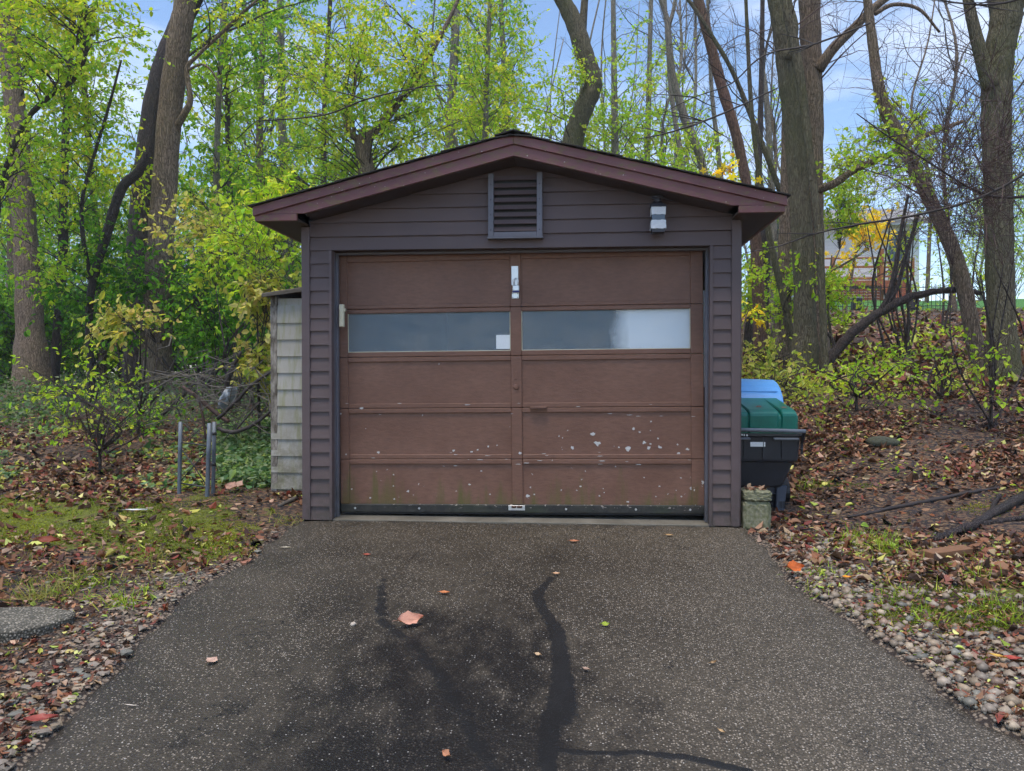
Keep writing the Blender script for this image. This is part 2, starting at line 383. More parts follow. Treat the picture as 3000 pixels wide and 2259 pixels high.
def leafmat(name, trans=.5, rough=.5):
    t = NT(name); c = t.attr('Col'); t.set(c, rough, .14)
    tr = t.n('ShaderNodeBsdfTranslucent'); t.l(t.mix(1.0, c, (1.3, 1.3, .6), 'MULTIPLY'), tr.inputs['Color'])
    ms = t.n('ShaderNodeMixShader'); ms.inputs[0].default_value = trans
    t.l(t.p.outputs[0], ms.inputs[1]); t.l(tr.outputs[0], ms.inputs[2]); t.l(ms.outputs[0], t.out.inputs['Surface']); return t.m
M['leaf'] = leafmat('living_leaf'); M['litter'] = leafmat('dead_leaf', .08, .42); M['blade'] = leafmat('grass_blade', .3, .5)
def stonemat():
    t = NT('pebble'); n = t.noise(30, 4, .6, t.co((1, 1, 1), 'World')); c = t.mix(t.rng(n, .3, .7, 0, .5), t.attr('Col'), (.12, .10, .08)); t.bump(n, .3, .004); return t.set(c, .5, .45)
M['stone'] = stonemat()

def asphalt():
    t = NT('old_asphalt'); pos = t.co((1, 1, 1), 'World'); A = t.sep(t.attr('Col')); tar, wet, tan = A[0], A[1], A[2]
    b = t.noise(1.6, 6, .62, pos); f = t.noise(70, 3, .6, pos)
    c = t.mix(t.rng(b, .32, .68), (.030, .0245, .017), (.068, .055, .038))
    c = t.mix(t.rng(f, .36, .62, .45, 1), (.016, .014, .012), c); c = t.mix(t.math('MULTIPLY', tan, .55), c, t.mix(t.rng(f, .35, .65), (.052, .043, .030), (.130, .107, .077)))
    d = t.vor(105, pos); rc = t.sep(t.vor(105, pos, 'Color')); pt = t.noise(2.6, 5, .65, pos); pick = t.math('ADD', t.math('ADD', rc[0], t.rng(pt, .3, .7, -.26, .20)), t.math('MULTIPLY', tan, .36))
    sp = t.math('MULTIPLY', t.rng(d, .42, .32), t.rng(pick, .66, .74))
    stone = t.mix(rc[1], (.15, .12, .09), (.42, .36, .29))
    c = t.mix(t.math('MULTIPLY', sp, .75), c, stone)
    d2 = t.vor(72, pos); r2 = t.sep(t.vor(72, pos, 'Color')); s2 = t.math('MULTIPLY', t.rng(d2, .24, .16), t.rng(r2[0], .87, .89)); c = t.mix(s2, c, (.46, .43, .39))
    wn_ = t.math('ADD', wet, t.rng(t.noise(7, 6, .7, t.co((1, .6, 1), 'World')), .3, .7, -.55, .5)); wf = t.rng(wn_, .25, .95)
    c = t.mix(t.math('MULTIPLY', wf, .80), c, (.0085, .0082, .0085))
    c = t.mix(t.math('MULTIPLY', t.math('MULTIPLY', wf, s2), .8), c, (.40, .38, .35))
    tn = t.math('ADD', tar, t.rng(t.noise(17, 5, .68, pos), .3, .7, -.34, .34)); tf = t.rng(tn, .36, .66); c = t.mix(tf, c, (.012, .0115, .011))
    wv = t.n('ShaderNodeVectorMath', operation='ADD'); wz = t.n('ShaderNodeTexNoise'); wz.inputs['Scale'].default_value = 3.0; wz.inputs['Detail'].default_value = 6; t.l(pos, wz.inputs['Vector']); t.l(wz.outputs['Color'], wv.inputs[0]); t.l(pos, wv.inputs[1])
    ck = t.math('MULTIPLY', t.rng(t.vor(1.5, wv.outputs[0], 'Distance', 'DISTANCE_TO_EDGE'), .008, .002), t.rng(t.noise(.9, 2, .5, pos), .5, .6)); c = t.mix(ck, c, (.010, .009, .008))
    h = t.math('ADD', t.math('MULTIPLY', d, -1.0), t.math('MULTIPLY', f, .5)); h = t.math('MULTIPLY', h, t.rng(tf, 0, 1, 1, .25)); t.bump(h, .55, .006)
    r = t.math('SUBTRACT', t.rng(b, .3, .7, .5, .62), t.math('MULTIPLY', wf, .1)); return t.set(c, r, t.rng(wf, 0, 1, .32, .2))
M['asphalt'] = asphalt()
def soil():
    t = NT('woodland_soil'); pos = t.co((1, 1, 1), 'World'); A = t.sep(t.attr('Col')); moss, grav, lawn = A[0], A[1], A[2]
    b = t.noise(2.1, 7, .65, pos); f = t.noise(24, 6, .7, pos); f2 = t.noise(90, 4, .7, pos)
    c = t.mix(t.rng(b, .3, .7), (.012, .0095, .010), (.036, .027, .0265)); c = t.mix(t.rng(f, .45, .7, 0, .55), c, (.068, .044, .033))
    lv = t.vor(42, t.co((1, 1.6, 1), 'World'), 'Color'); l0 = t.sep(lv); c = t.mix(t.rng(l0[0], .55, .62, 0, .75), c, t.mix(l0[1], (.16, .07, .035), (.27, .18, .10)))
    gd = t.vor(62, pos); gc = t.sep(t.vor(62, pos, 'Color')); gcol = t.mix(gc[0], (.17, .125, .09), (.36, .29, .22)); gcol = t.mix(t.rng(gd, .35, .6), gcol, (.04, .03, .025))
    c = t.mix(t.rng(t.math('ADD', grav, t.rng(f, .3, .7, -.25, .25)), .38, .6), c, gcol)
    mm = t.rng(t.math('ADD', moss, t.math('ADD', t.rng(t.noise(6, 6, .72, pos), .3, .7, -.45, .45), t.rng(t.noise(2.2, 3, .5, pos), .3, .7, -.35, .35))), .40, .58)
    mc = t.mix(t.rng(f2, .3, .7), (.05, .07, .006), (.26, .28, .03)); mc = t.mix(t.rng(f, .45, .62, 0, .7), mc, (.055, .05, .02)); c = t.mix(mm, c, mc)
    c = t.mix(lawn, c, t.mix(t.rng(f, .3, .7), (.05, .16, .03), (.09, .25, .045)))
    h = t.math('ADD', t.math('MULTIPLY', f, .7), t.math('MULTIPLY', f2, .5)); t.bump(h, .9, .03); return t.set(c, .72, .3)
M['soil'] = soil()

# ================================================================ SETTING
ELP = [(886, 1519), (786, 1591), (744, 1637), (622, 1696), (542, 1746), (504, 1788), (441, 1843), (403, 1889), (304, 1998), (184, 2112), (114, 2188), (70, 2243)]
ERP = [(2200, 1564), (2291, 1650), (2305, 1691), (2396, 1755), (2473, 1810), (2564, 1869), (2655, 1937), (2747, 2010), (2860, 2097), (2952, 2147), (3000, 2174)]
EL = np.array([[-2.10, .0]] + [onG(*p)[:2] for p in ELP] + [[-1.8, -4.5], [-1.8, -7], [-1.85, -11]])
ER = np.array([[1.19, .0]] + [onG(*p)[:2] for p in ERP] + [[1.6, -4.5], [1.65, -7], [1.7, -11]])
EL = EL[np.argsort(EL[:, 1])]; ER = ER[np.argsort(ER[:, 1])]
def edge_l(y): return np.interp(y, EL[:, 1], EL[:, 0]) + .02 * fbm(y, y * 0, 9) + .012 * np.sin(y * 41) * np.sin(y * 17)
def edge_r(y): return np.interp(y, ER[:, 1], ER[:, 0]) + .02 * fbm(y, y * 0 + 3, 8) + .012 * np.sin(y * 37) * np.sin(y * 13)
def off_drive(x, y):
    """metres outside the asphalt (negative on it)"""
    return np.where(y > 0.0, .5, np.maximum(edge_l(y) - x, x - edge_r(y)))

def seg_mask(X, Y, line, soft=.35):
    m = np.zeros_like(X)
    P = [(onG(u, v)[:2], wd * mpp(onG(u, v)) / 2) for u, v, wd in line]
    for (a, ra), (b, rb) in zip(P[:-1], P[1:]):
        d = b - a; t = np.clip(((X - a[0]) * d[0] + (Y - a[1]) * d[1]) / (d @ d + 1e-9), 0, 1)
        dist = np.hypot(X - a[0] - t * d[0], Y - a[1] - t * d[1]); r = ra + (rb - ra) * t
        m = np.maximum(m, np.clip((r * (1 + soft) - dist) / (2 * soft * r), 0, 1))
    return m
def build_driveway():
    ys = np.concatenate([np.linspace(.0, -3.6, 190), np.linspace(-3.65, -11, 60)]); s = np.linspace(0, 1, 150)
    xl, xr = edge_l(ys), edge_r(ys)
    X = xl[:, None] + (xr - xl)[:, None] * s[None]; Y = np.repeat(ys[:, None], 150, 1)
    Z = SLOPE * Y + .004 * fbm(X, Y, 3) + .006 * fbm(X, Y, 1.1, 3) * sstep(0, -.6, Y)
    ed = np.minimum(s, 1 - s)[None] * 3.3; Z -= .012 * np.exp(-ed / .03)
    tar = np.maximum(seg_mask(X, Y, [(1615, 1692, 22), (1572, 1741, 36), (1588, 1784, 30), (1632, 1850, 48), (1643, 1925, 52), (1648, 2023, 78), (1643, 2088, 100), (1605, 2143, 60), (1605, 2259, 56), (1600, 2400, 50)]),
                     seg_mask(X, Y, [(1640, 2195, 30), (1700, 2202, 26), (1860, 2202, 28), (1995, 2213, 32), (2104, 2240, 34), (2185, 2259, 34), (2300, 2330, 30)]))
    tar = np.maximum(tar, .70 * seg_mask(X, Y, [(1125, 1700, 30), (1116, 1770, 40), (1120, 1820, 40), (1208, 1887, 45), (1290, 1980, 60), (1344, 2061, 60), (1398, 2170, 70), (1453, 2259, 60), (1500, 2380, 50)], .6))
    wet = np.zeros_like(X)
    for u, v, a, b, k in [(1330, 1960, .62, .75, .9), (1180, 2180, .55, .5, .9), (1420, 2200, .5, .5, .9), (1560, 2080, .4, .6, .7), (700, 2100, .45, .35, .35), (1050, 1800, .55, .3, .4), (1420, 1640, .9, .12, .25), (1500, 2400, .9, .7, .8)]:
        p = onG(u, v); wet = np.maximum(wet, k * np.exp(-(((X - p[0]) / a) ** 2 + ((Y - p[1]) / b) ** 2) ** 1.5))
    for line, wd in (([(1250, 1800), (1330, 1950), (1300, 2100), (1340, 2259)], 150), ([(1150, 1900), (1190, 2080), (1120, 2259)], 120), ([(1480, 1850), (1520, 2000), (1500, 2259)], 150), ([(1420, 1980), (1450, 2120), (1560, 2259)], 130)):
        wet = np.maximum(wet, .95 * seg_mask(X, Y, [(u, v, wd * (.7 + .6 * R())) for u, v in line], .8))
    wet = np.maximum(wet, .55 * np.exp(-np.minimum(X - xl[:, None], xr[:, None] - X) / .07))
    wet = np.maximum(wet, .5 * np.exp(-np.abs(Y) / .10))
    tan = sstep(-.3, 1.0, X) * (.6 + .4 * sstep(-.4, -3, Y)) + .25 * sstep(-.9, -.2, Y)
    Z = Z + .0035 * sstep(.35, .7, tar)
    g = Geo(); nr, nc = X.shape
    V = np.stack([X, Y, Z], -1).reshape(-1, 3); C = np.stack([tar, np.clip(wet, 0, 1), np.clip(tan, 0, 1)], -1).reshape(-1, 3)
    i = np.arange(nr - 1)[:, None] * nc + np.arange(nc - 1)[None]; Q = np.stack([i, i + nc, i + nc + 1, i + 1], -1).reshape(-1, 4)
    g.add(V, Q, None, C)
    for k in (0, nc - 1):                              # broken outer edge going down into the ground
        a = np.stack([X[:, k], Y[:, k], Z[:, k]], -1); sg = -1 if k == 0 else 1
        b = a + np.array([sg * .018, 0, -.035]); c2 = a + np.array([sg * .03, 0, -.09]); m = len(a); j = np.arange(m - 1)
        W = np.vstack([a, b, c2]); q = np.vstack([np.stack([j, j + m, j + m + 1, j + 1], -1), np.stack([j + m, j + 2 * m, j + 2 * m + 1, j + m + 1], -1)])
        g.add(W, q if k else q[:, ::-1], None, (0, .5, .2))
    o = gobj('driveway', g, M['asphalt'], smooth=True); tag(o, kind='structure')
build_driveway()

GX = np.concatenate([-np.geomspace(75, 6.2, 40), np.arange(-6, 6.01, .055), np.geomspace(6.2, 75, 40)])
GY = np.concatenate([np.linspace(-30, -5, 12), np.arange(-4.4, 5.01, .055), np.geomspace(5.2, 95, 60)])
def moss_amt(x, y):
    L = np.exp(-(((x + 3.2) / 1.2) ** 2 + ((y + .35) / .55) ** 2)) + .7 * np.exp(-(((x + 2.75) / .5) ** 2 + ((y + .8) / .28) ** 2)) + .55 * np.exp(-(((x + 4.2) / .8) ** 2 + ((y - .1) / .5) ** 2))
    Rr = .75 * np.exp(-(((x - 2.1) / .6) ** 2 + ((y + 1.75) / .22) ** 2)) + .6 * np.exp(-(((x - 2.5) / .5) ** 2 + ((y + 1.25) / .2) ** 2)) + .35 * np.exp(-(((x - 2.1) / .5) ** 2 + ((y - 1.2) / .25) ** 2))
    return np.clip(L * np.where(off_drive(x, y) > .2, 1, .3) + Rr, 0, 1)
def gravel_amt(x, y):
    d = off_drive(x, y)
    L = np.where((x < 0) & (y < -.75), np.exp(-np.maximum(0, d) / .55), 0) * sstep(-.6, -1.3, y)
    L = np.maximum(L, np.where(x < 0, .7 * np.exp(-np.maximum(0, d) / .18), 0) * sstep(.1, -.2, y))
    Rr = np.where((x > 0) & (y < .1), np.exp(-np.maximum(0, d) / .75), 0)
    return np.clip(np.maximum(L, Rr) * (1 - .7 * moss_amt(x, y)), 0, 1)
def build_ground():
    X, Y = np.meshgrid(GX, GY); Z = terrain(X, Y)
    Z = Z - .045 * (1 - sstep(-.06, .03, off_drive(X, Y))) * (Y < .03)
    ms = moss_amt(X, Y); Z = Z + .02 * ms * (.6 + .6 * fbm(X, Y, 9, 4))
    inside = (X > -2.03) & (X < 1.10) & (Y > .02) & (Y < 6.0); Z = np.where(inside, -.07, Z)
    lawn = sstep(23.6, 24.6, Y) * sstep(5, 7, X) * (1 - sstep(38, 48, Y))
    C = np.stack([ms, gravel_amt(X, Y), lawn], -1).reshape(-1, 3)
    ny, nx = X.shape; i = np.arange(ny - 1)[:, None] * nx + np.arange(nx - 1)[None]
    g = Geo(); g.add(np.stack([X, Y, Z], -1).reshape(-1, 3), np.stack([i, i + 1, i + nx + 1, i + nx], -1).reshape(-1, 4), None, C)
    tag(gobj('ground', g, M['soil'], smooth=True), kind='structure')
build_ground()

# ================================================================ GARAGE
W0, W1, XR, GD = -2.073, 1.143, -.461, 6.1
G = empty('garage', (-.465, 0, 0), 'small brown clapboard garage with low gable roof and panelled overhead door', 'garage')
LAP, TOPLAP = .1008, 2.125
OPL, OPR, OPT = -1.846, .932, 2.02
def roof_z(x): return 2.769 - .25 * abs(x - XR)
def lapboard(x0, x1, z0, h, y=0.0, name='siding_board', clip=None):
    """one bevelled clapboard: thick lower edge, thin upper edge"""
    top = [(x0, z0 + h + .014), (x1, z0 + h + .014)]
    if clip is None: pl = [(x0, z0), (x1, z0), (x1, z0 + h + .014), (x0, z0 + h + .014)]
    else: pl = clip
    c = np.array([(x0 + x1) / 2, y, z0]); bm = bmesh.new(); n = len(pl); H = h + .014
    fr = [bm.verts.new((a - c[0], -.0205 + .0175 * (b - z0) / H, b - c[2])) for a, b in pl]; bk = [bm.verts.new((a - c[0], .004, b - c[2])) for a, b in pl]
    bm.faces.new(fr); bm.faces.new(bk[::-1])
    for i in range(n): bm.faces.new((fr[i], bk[i], bk[(i + 1) % n], fr[(i + 1) % n]))
    o = link(name, bm_mesh(name, bm, M['siding']), G, c - org(G)); o.location.z += .0018 * RS.randn(); o.rotation_euler.y = .0008 * RS.randn(); return o
k = 0
while TOPLAP - (k + 1) * LAP > -.06:
    z = TOPLAP - (k + 2) * LAP; z0 = max(z, .004)
    if TOPLAP - (k + 1) * LAP < .03: break
    h = TOPLAP - (k + 1) * LAP - z0
    lapboard(W0 + .058, OPL - .016, z0, h); lapboard(OPR + .016, W1 - .058, z0, h)
    k += 1
for j in range(8):                                     # gable courses, cut by the rake
    z0 = TOPLAP + j * LAP; z1 = z0 + LAP + .014
    def half(z): return min((2.625 - z) / .25, 5)
    if half(z0) < .06: break
    xl0, xr0 = max(W0 + .058, XR - half(z0)), min(W1 - .058, XR + half(z0)); xl1, xr1 = max(W0 + .058, XR - max(half(z1), .02)), min(W1 - .058, XR + max(half(z1), .02))
    pl = [(xl0, z0), (xr0, z0)]
    if half(z1) > .02:
        pl_r = []; pl_l = []
        zl = 2.625 - .25 * (XR - xl0); zr_ = 2.625 - .25 * (xr0 - XR)
        if zr_ > z0 + .005 and zr_ < z1: pl_r = [(xr0, zr_)]
        if zl > z0 + .005 and zl < z1: pl_l = [(xl0, zl)]
        pl = pl + pl_r + [(xr1, z1), (xl1, z1)] + pl_l
    else: pl = pl + [(XR, 2.625)]
    lapboard(xl0, xr0, z0, LAP, clip=pl)
lapboard(W0 + .058, W1 - .058, OPT, TOPLAP - OPT - .014 + .0)
for x0, x1 in ((W0, W0 + .062), (W1 - .062, W1)):
    box('corner_board', x0, x1, -.028, .035, .004, 2.197, M['trim'], G, .003)
box('door_casing', OPL - .018, OPL + .004, -.029, .03, .004, OPT, M['trim'], G); box('door_casing', OPR - .004, OPR + .018, -.029, .03, .004, OPT, M['trim'], G)
box('jamb', OPL - .03, OPL, .03, .24, .004, OPT + .02, M['jamb'], G); box('jamb', OPR, OPR + .03, .03, .24, .004, OPT + .02, M['jamb'], G)
box('door_stop', OPL, OPL + .016, .085, .125, .012, OPT, M['jamb'], G); box('door_stop', OPR - .016, OPR, .085, .125, .012, OPT, M['jamb'], G)
box('header_underside', OPL - .02, OPR + .02, -.002, .24, OPT - .001, OPT + .03, M['soffit'], G)
box('door_stop', OPL + .016, OPR - .016, .085, .125, OPT - .018, OPT - .001, M['jamb'], G)
prism('gable_sheathing', [(W0 + .04, OPT + .03), (W1 - .04, OPT + .03), (W1 - .04, 2.19), (XR, 2.59), (W0 + .04, 2.19)], .006, .05, M['soffit'], G)
for x0, x1 in ((W0 + .04, OPL - .02), (OPR + .02, W1 - .04)): box('wall_sheathing', x0, x1, .006, .05, .004, OPT + .03, M['soffit'], G)
for x, s in ((W0, -1), (W1, 1)):                       # side walls: lapped boards too
    box('side_wall', min(x, x - s * .07), max(x, x - s * .07), .04, GD - .05, -.05, 2.197, M['siding'], G, 0)
    for i in range(21):
        z0 = .05 + i * LAP
        prism('siding_board', [(0, 0), (s * .0165, 0), (s * .004, LAP + .012), (0, LAP + .012)], .036, GD - .05, M['siding'], G).location += Vector((x, 0, z0))
    box('corner_board', min(x, x + s * .02), max(x, x + s * .02), .0352, .10, .0, 2.197, M['trim'], G)
box('back_wall', W0, W1, GD - .05, GD, -.05, 2.19, M['siding'], G, 0)
prism('back_gable', [(W0, 2.19), (W1, 2.19), (XR, 2.60)], GD - .05, GD, M['siding'], G)
box('floor_slab', -1.88, .97, -.008, 5.9, -.06, .010, M['threshold'], G, .004)

# roof
YF = -.23
def roofslab(name, x0, x1, t0, t1, y0, y1, mat, bev=.002):
    return prism(name, [(x0, roof_z(x0) - t0), (x1, roof_z(x1) - t0), (x1, roof_z(x1) - t1), (x0, roof_z(x0) - t1)], y0, y1, mat, G, bev)
EVL, EVR = -2.342, 1.400
for s, xe in ((-1, EVL), (1, EVR)):
    roofslab('roof_deck', XR, xe, .004, .03, YF, GD + .15, M['soffit'], 0)
    roofslab('rake_trim', XR, xe, .0, .066, -.278, YF, M['fascia'], .003)
    zb = 2.250; xk = XR + s * (2.769 - .143 - zb) / .25; xt = XR + s * (2.769 - .066 - zb) / .25
    if abs(xt - XR) > abs(xe - XR) - .004: xt = xe - s * .004
    prism('rake_board', [(XR, roof_z(XR) - .067), (xt, roof_z(xt) - .067), (xt, zb), (xk, zb), (XR, roof_z(XR) - .143)], -.258, YF, M['fascia'], G, .003)
    xi = W0 + .05 if s < 0 else W1 - .06
    box('cornice_return', min(xe - s * .008, xi), max(xe - s * .008, xi), -.2585, YF, 2.199, zb - .001, M['fascia'], G, .003)
    box('soffit', min(xe - s * .014, xi), max(xe - s * .014, xi), YF, GD + .1, 2.202, 2.216, M['soffit'], G, 0)
    box('eave_board', min(xe - s * .004, xe - s * .026), max(xe - s * .004, xe - s * .026), YF, GD + .1, 2.199, 2.288, M['fascia'], G)
    prism('rake_soffit', [(XR, 2.622), (xk, 2.622 - .25 * abs(xk - XR)), (xk, 2.637 - .25 * abs(xk - XR)), (XR, 2.637)], YF, .0, M['soffit'], G)
    # shingles: courses run up the slope, first tabs at the rake are single pieces
    rest = Geo(); n = 15; step = (abs(xe - XR) + .02) / n; base_me = None
    for c in range(n):
        a = XR + s * (abs(xe - XR) + .022 - c * step); b = a - s * (step + .05)
        pts = [(a, roof_z(a) + .004), (a, roof_z(a) + .013), (b, roof_z(b) + .006), (b, roof_z(b) + .002)]
        pts = [(p, q + .003 * (c % 2)) for p, q in pts]
        y = -.296 - .012 * R(); ln = .18 + .14 * R(); m = M['shingle']
        prism('shingle', pts, y, y + ln, m, G); y += ln + .006
        for _ in range(3):
            prism('shingle', pts, y, y + .29, m, G); y += .296
        P = np.array([(p, yy, q) for yy in (y, GD + .18) for p, q in pts]); rest.add(P, [(0, 1, 5, 4), (1, 2, 6, 5), (2, 3, 7, 6), (3, 0, 4, 7), (0, 3, 2, 1), (4, 5, 6, 7)])
    tag(gobj('shingle_field', rest, M['shingle'], G), kind='stuff')
for i in range(20):
    y = -.3 + i * .3
    prism('ridge_cap', [(XR - .13, roof_z(XR - .13) + .018), (XR, 2.790), (XR + .13, roof_z(XR + .13) + .018), (XR + .13, roof_z(XR + .13) + .026), (XR, 2.800), (XR - .13, roof_z(XR - .13) + .026)], y, y + .31, M['shingle'], G)

# gable vent
V = box('gable_vent', -.625, -.308, -.028, -.022, 2.13, 2.54, M['iron'], G, 0); V['label'] = 'dark slatted vent in the gable'  # black backing sheet, its colour stands in for the shade between the slats
vx0, vx1, vz0, vz1 = -.664, -.270, 2.094, 2.555
box('vent_frame', vx0, vx0 + .04, -.068, -.005, vz0, vz1, M['jamb'], V); box('vent_frame', vx1 - .04, vx1, -.068, -.005, vz0, vz1, M['jamb'], V)
box('vent_frame', vx0 + .0405, vx1 - .0405, -.067, -.005, vz0, vz0 + .035, M['jamb'], V); box('vent_sill', vx0 - .006, vx1 + .006, -.074, -.005, vz0 - .013, vz0 - .001, M['jamb'], V)
for i in range(8):
    z = vz0 + .042 + i * .053
    prism('slat', [(-.064, z), (-.060, z - .003), (-.032, z + .032), (-.036, z + .035)], vx0 + .041, vx1 - .041, M['trim'], V, 0, 'x')
for i in range(4):
    for x in (vx0 + .02, vx1 - .02):
        g = Geo(); z = vz0 + .05 + i * .11; g.add(*tube([(x, -.0715, z), (x, -.068, z)], [.004, .0055], 7)); gobj('screw', g, M['black_metal'], V)

# overhead door, hung a touch out of level
YD = .16; DS = (YD - CAM[1]) / (.12 - CAM[1])
def dz(z): return 1.08 + (z - 1.08) * DS
DX0, DX1 = -1.835, .925
D = link('garage_door', None, G); D.location = Vector((DX0, YD + .02, .03)) - Vector(org(G)); D.rotation_euler = (0, -.0093, 0); ORG[D.name] = np.array((DX0, YD + .02, .03))
D['label'] = 'brown five-section overhead door with flaking paint'
def dbox(name, x0, x1, y0, y1, z0, z1, mat, bev=.004): return box(name, x0, x1, y0, y1, z0, z1, mat, D, bev)
sx0, sx1, cx0, cx1, tx0, tx1 = DX0, -1.765, -.508, -.425, .832, DX1
zr = [dz(q) for q in (.10, .409, .482, .796, .869, 1.187, 1.262, 1.557, 1.622, 1.947)]
secs = [(.03, zr[1] + .037), (zr[1] + .037, zr[3] + .037), (zr[3] + .037, zr[5] + .037), (zr[5] + .037, zr[7] + .033), (zr[7] + .033, 2.04)]
for i, (a, b) in enumerate(secs):                      # stiles, one set to each section
    a2, b2 = a + .0015 if i else a + .068, b - .0015
    dbox('stile', sx0, sx1, YD, YD + .035, a2, b2, M['door']); dbox('stile', tx0, tx1, YD, YD + .035, a2, b2, M['door']); dbox('stile', cx0, cx1, YD + .001, YD + .035, a2, b2, M['door'])
for i in range(4):
    zj = secs[i][1]; lo, hi = zr[1 + 2 * i], zr[2 + 2 * i]
    for xa, xb in ((sx1, cx0), (cx1, tx0)):
        dbox('rail', xa + .0005, xb - .0005, YD + .002, YD + .035, lo, zj - .0015, M['door']); dbox('rail', xa + .0005, xb - .0005, YD + .004, YD + .035, zj + .0015, hi, M['door'])
for xa, xb in ((sx1, cx0), (cx1, tx0)):
    dbox('rail', xa + .0005, xb - .0005, YD + .002, YD + .035, zr[9], 2.04, M['door'])
    for lo, hi in ((zr[0] - .002, zr[1]), (zr[2], zr[3]), (zr[4], zr[5]), (zr[8], zr[9])):
        dbox('panel', xa - .01, xb + .01, YD + .016, YD + .026, lo - .01, hi + .01, M['door'], 0)
    pn = dbox('pane', xa - .008, xb + .008, YD + .015, YD + .02, zr[6] - .008, zr[7] + .008, M['glass'], 0)
    for q in ((xa, xa + .006, zr[6], zr[7]), (xb - .006, xb, zr[6], zr[7]), (xa + .006, xb - .006, zr[6], zr[6] + .005)):
        dbox('putty_bead', q[0], q[1], YD + .009, YD + .0148, q[2], q[3], M['cream'], .001)
bb = dbox('bottom_rail', DX0, DX1, YD - .004, YD + .036, .034, .098, M['seal'], .006)
for x in (-1.72, -1.22, -.1, .42, .82):
    g = Geo(); g.add(*tube([(x, YD - .009, .066), (x, YD - .004, .066)], [.007, .009], 8)); gobj('bolt', g, M['steel'], D)
dbox('weather_strip', DX0 + .01, DX1 - .01, YD + .006, YD + .03, .022, .034, M['iron'], .002)
def flakes():
    g = Geo(); rs = np.random.RandomState(9)
    L = [(1739, 1271, 17), (1752, 1300, 26), (1678, 1312, 15), (1858, 1256, 15), (1876, 1266, 10), (1890, 1297, 15), (1908, 1300, 10), (1930, 1285, 9), (1935, 1310, 17), (1842, 1316, 26), (1903, 1313, 15), (1987, 1302, 9), (1990, 1328, 13), (2016, 1316, 13), (1910, 1235, 8), (1815, 1311, 7),
         (1331, 1320, 13), (1384, 1324, 12), (1401, 1318, 7), (1432, 1308, 8), (1458, 1305, 7), (1526, 1327, 12), (1640, 1278, 7), (1650, 1283, 6), (1705, 1405, 7), (1701, 1425, 9), (1690, 1437, 7), (1645, 1436, 6), (1757, 1453, 8), (1771, 1443, 6), (1768, 1432, 5), (1547, 1453, 16), (1566, 1449, 7), (1555, 1428, 8), (1376, 1420, 11), (1411, 1380, 7), (1135, 1376, 5), (1154, 1391, 6), (1085, 1458, 9), (1031, 1433, 8), (1155, 1462, 8), (1436, 1448, 7), (1195, 1440, 11), (1240, 1217, 6), (1064, 1196, 14), (1003, 1212, 9), (1290, 1067, 6), (1840, 1470, 10), (1933, 1425, 9), (1996, 1400, 7), (1997, 1455, 7), (1888, 1399, 6), (1922, 1455, 6), (1716, 1380, 5), (1017, 1331, 8), (1110, 1325, 13)]
    for i in range(34): L.append((1010 + 1030 * rs.rand(), [1184, 1213, 1329, 1347, 1362][rs.randint(5)] + 4 * rs.randn(), 4 + 5 * rs.rand(), 2.8))
    for i in range(12): L.append((1020 + 1000 * rs.rand() ** .8, 1215 + 260 * rs.rand(), 2.5 + 3 * rs.rand()))
    for q in L:
        p = onY(q[0], q[1], YD + .012); r_ = q[2] * mpp(p) * .40; st = q[3] if len(q) > 3 else 1; n = 9
        # the face these flakes lie on: rails stand proud of the panels
        zl = p[2] - .0093 * (p[0] - DX0); yy = YD + .0145
        if any(lo - .003 < zl < hi + .003 for lo, hi in ((zr[1], zr[2]), (zr[3], zr[4]), (zr[5], zr[6]), (zr[7], zr[8]))): yy = YD + .0006
        if cx0 - .01 < p[0] < cx1 + .01 or p[0] < sx1 + .006 or p[0] > tx0 - .006: yy = YD - .0006
        th_ = np.arange(n) * 2 * math.pi / n; rr = r_ * (.45 + .75 * rs.rand(n)); P = np.stack([p[0] + rr * np.cos(th_) * st, np.full(n, yy), zl + rr * np.sin(th_) * (.85 if st == 1 else .35)], -1)
        P = np.vstack([P, [p[0], yy - .0006, zl]]); g.add(P, None, [(n, (k + 1) % n, k) for k in range(n)])
    o = gobj('paint_flakes', g, M['primer'], D); tag(o, 'white spots where the brown paint has flaked', None, None, 'stuff')
flakes()
# fittings
dbox('hasp_plate', -.497, -.444, YD - .006, YD + .0008, 1.755, 1.9, M['steel'], .002); dbox('hasp_leaf', -.494, -.441, YD - .007, YD + .0008, 1.655, 1.7, M['steel'], .002)
dbox('hasp_strap', -.489, -.446, YD - .010, YD - .0062, 1.705, 1.80, M['steel'], .002)
for x in (-.486, -.45):
    for z in (1.664, 1.691):
        g = Geo(); g.add(*tube([(x, YD - .0085, z), (x, YD - .0068, z)], [.003, .0035], 7)); gobj('screw', g, M['iron'], D)
dbox('pull_handle_plate', -.365, -.235, YD - .004, YD + .002, .805, .84, M['door'], .002); dbox('pull_handle', -.362, -.238, YD - .034, YD - .004, .822, .829, M['rust'], .002)
dbox('key_plate', -.478, -.458, YD - .004, YD + .0008, 1.045, 1.105, M['door'], .002)
g = Geo(); g.add(*tube([(-.468, YD - .011, .988), (-.468, YD - .009, .988), (-.468, YD - .007, .988), (-.468, YD + .001, .988)], [.006, .016, .021, .022], 16)); gobj('lock_cylinder', g, M['door'], D, None, True)
dbox('lift_handle_plate', -.535, -.41, YD - .007, YD - .0045, .055, .092, M['steel'], .001)
g = Geo(); g.add(*tube(catmull([(-.505, YD - .007, .082), (-.495, YD - .035, .086), (-.47, YD - .042, .088), (-.445, YD - .035, .086), (-.437, YD - .007, .082)], 4), .009, 8)); gobj('lift_handle', g, M['rust'], D, None, True)

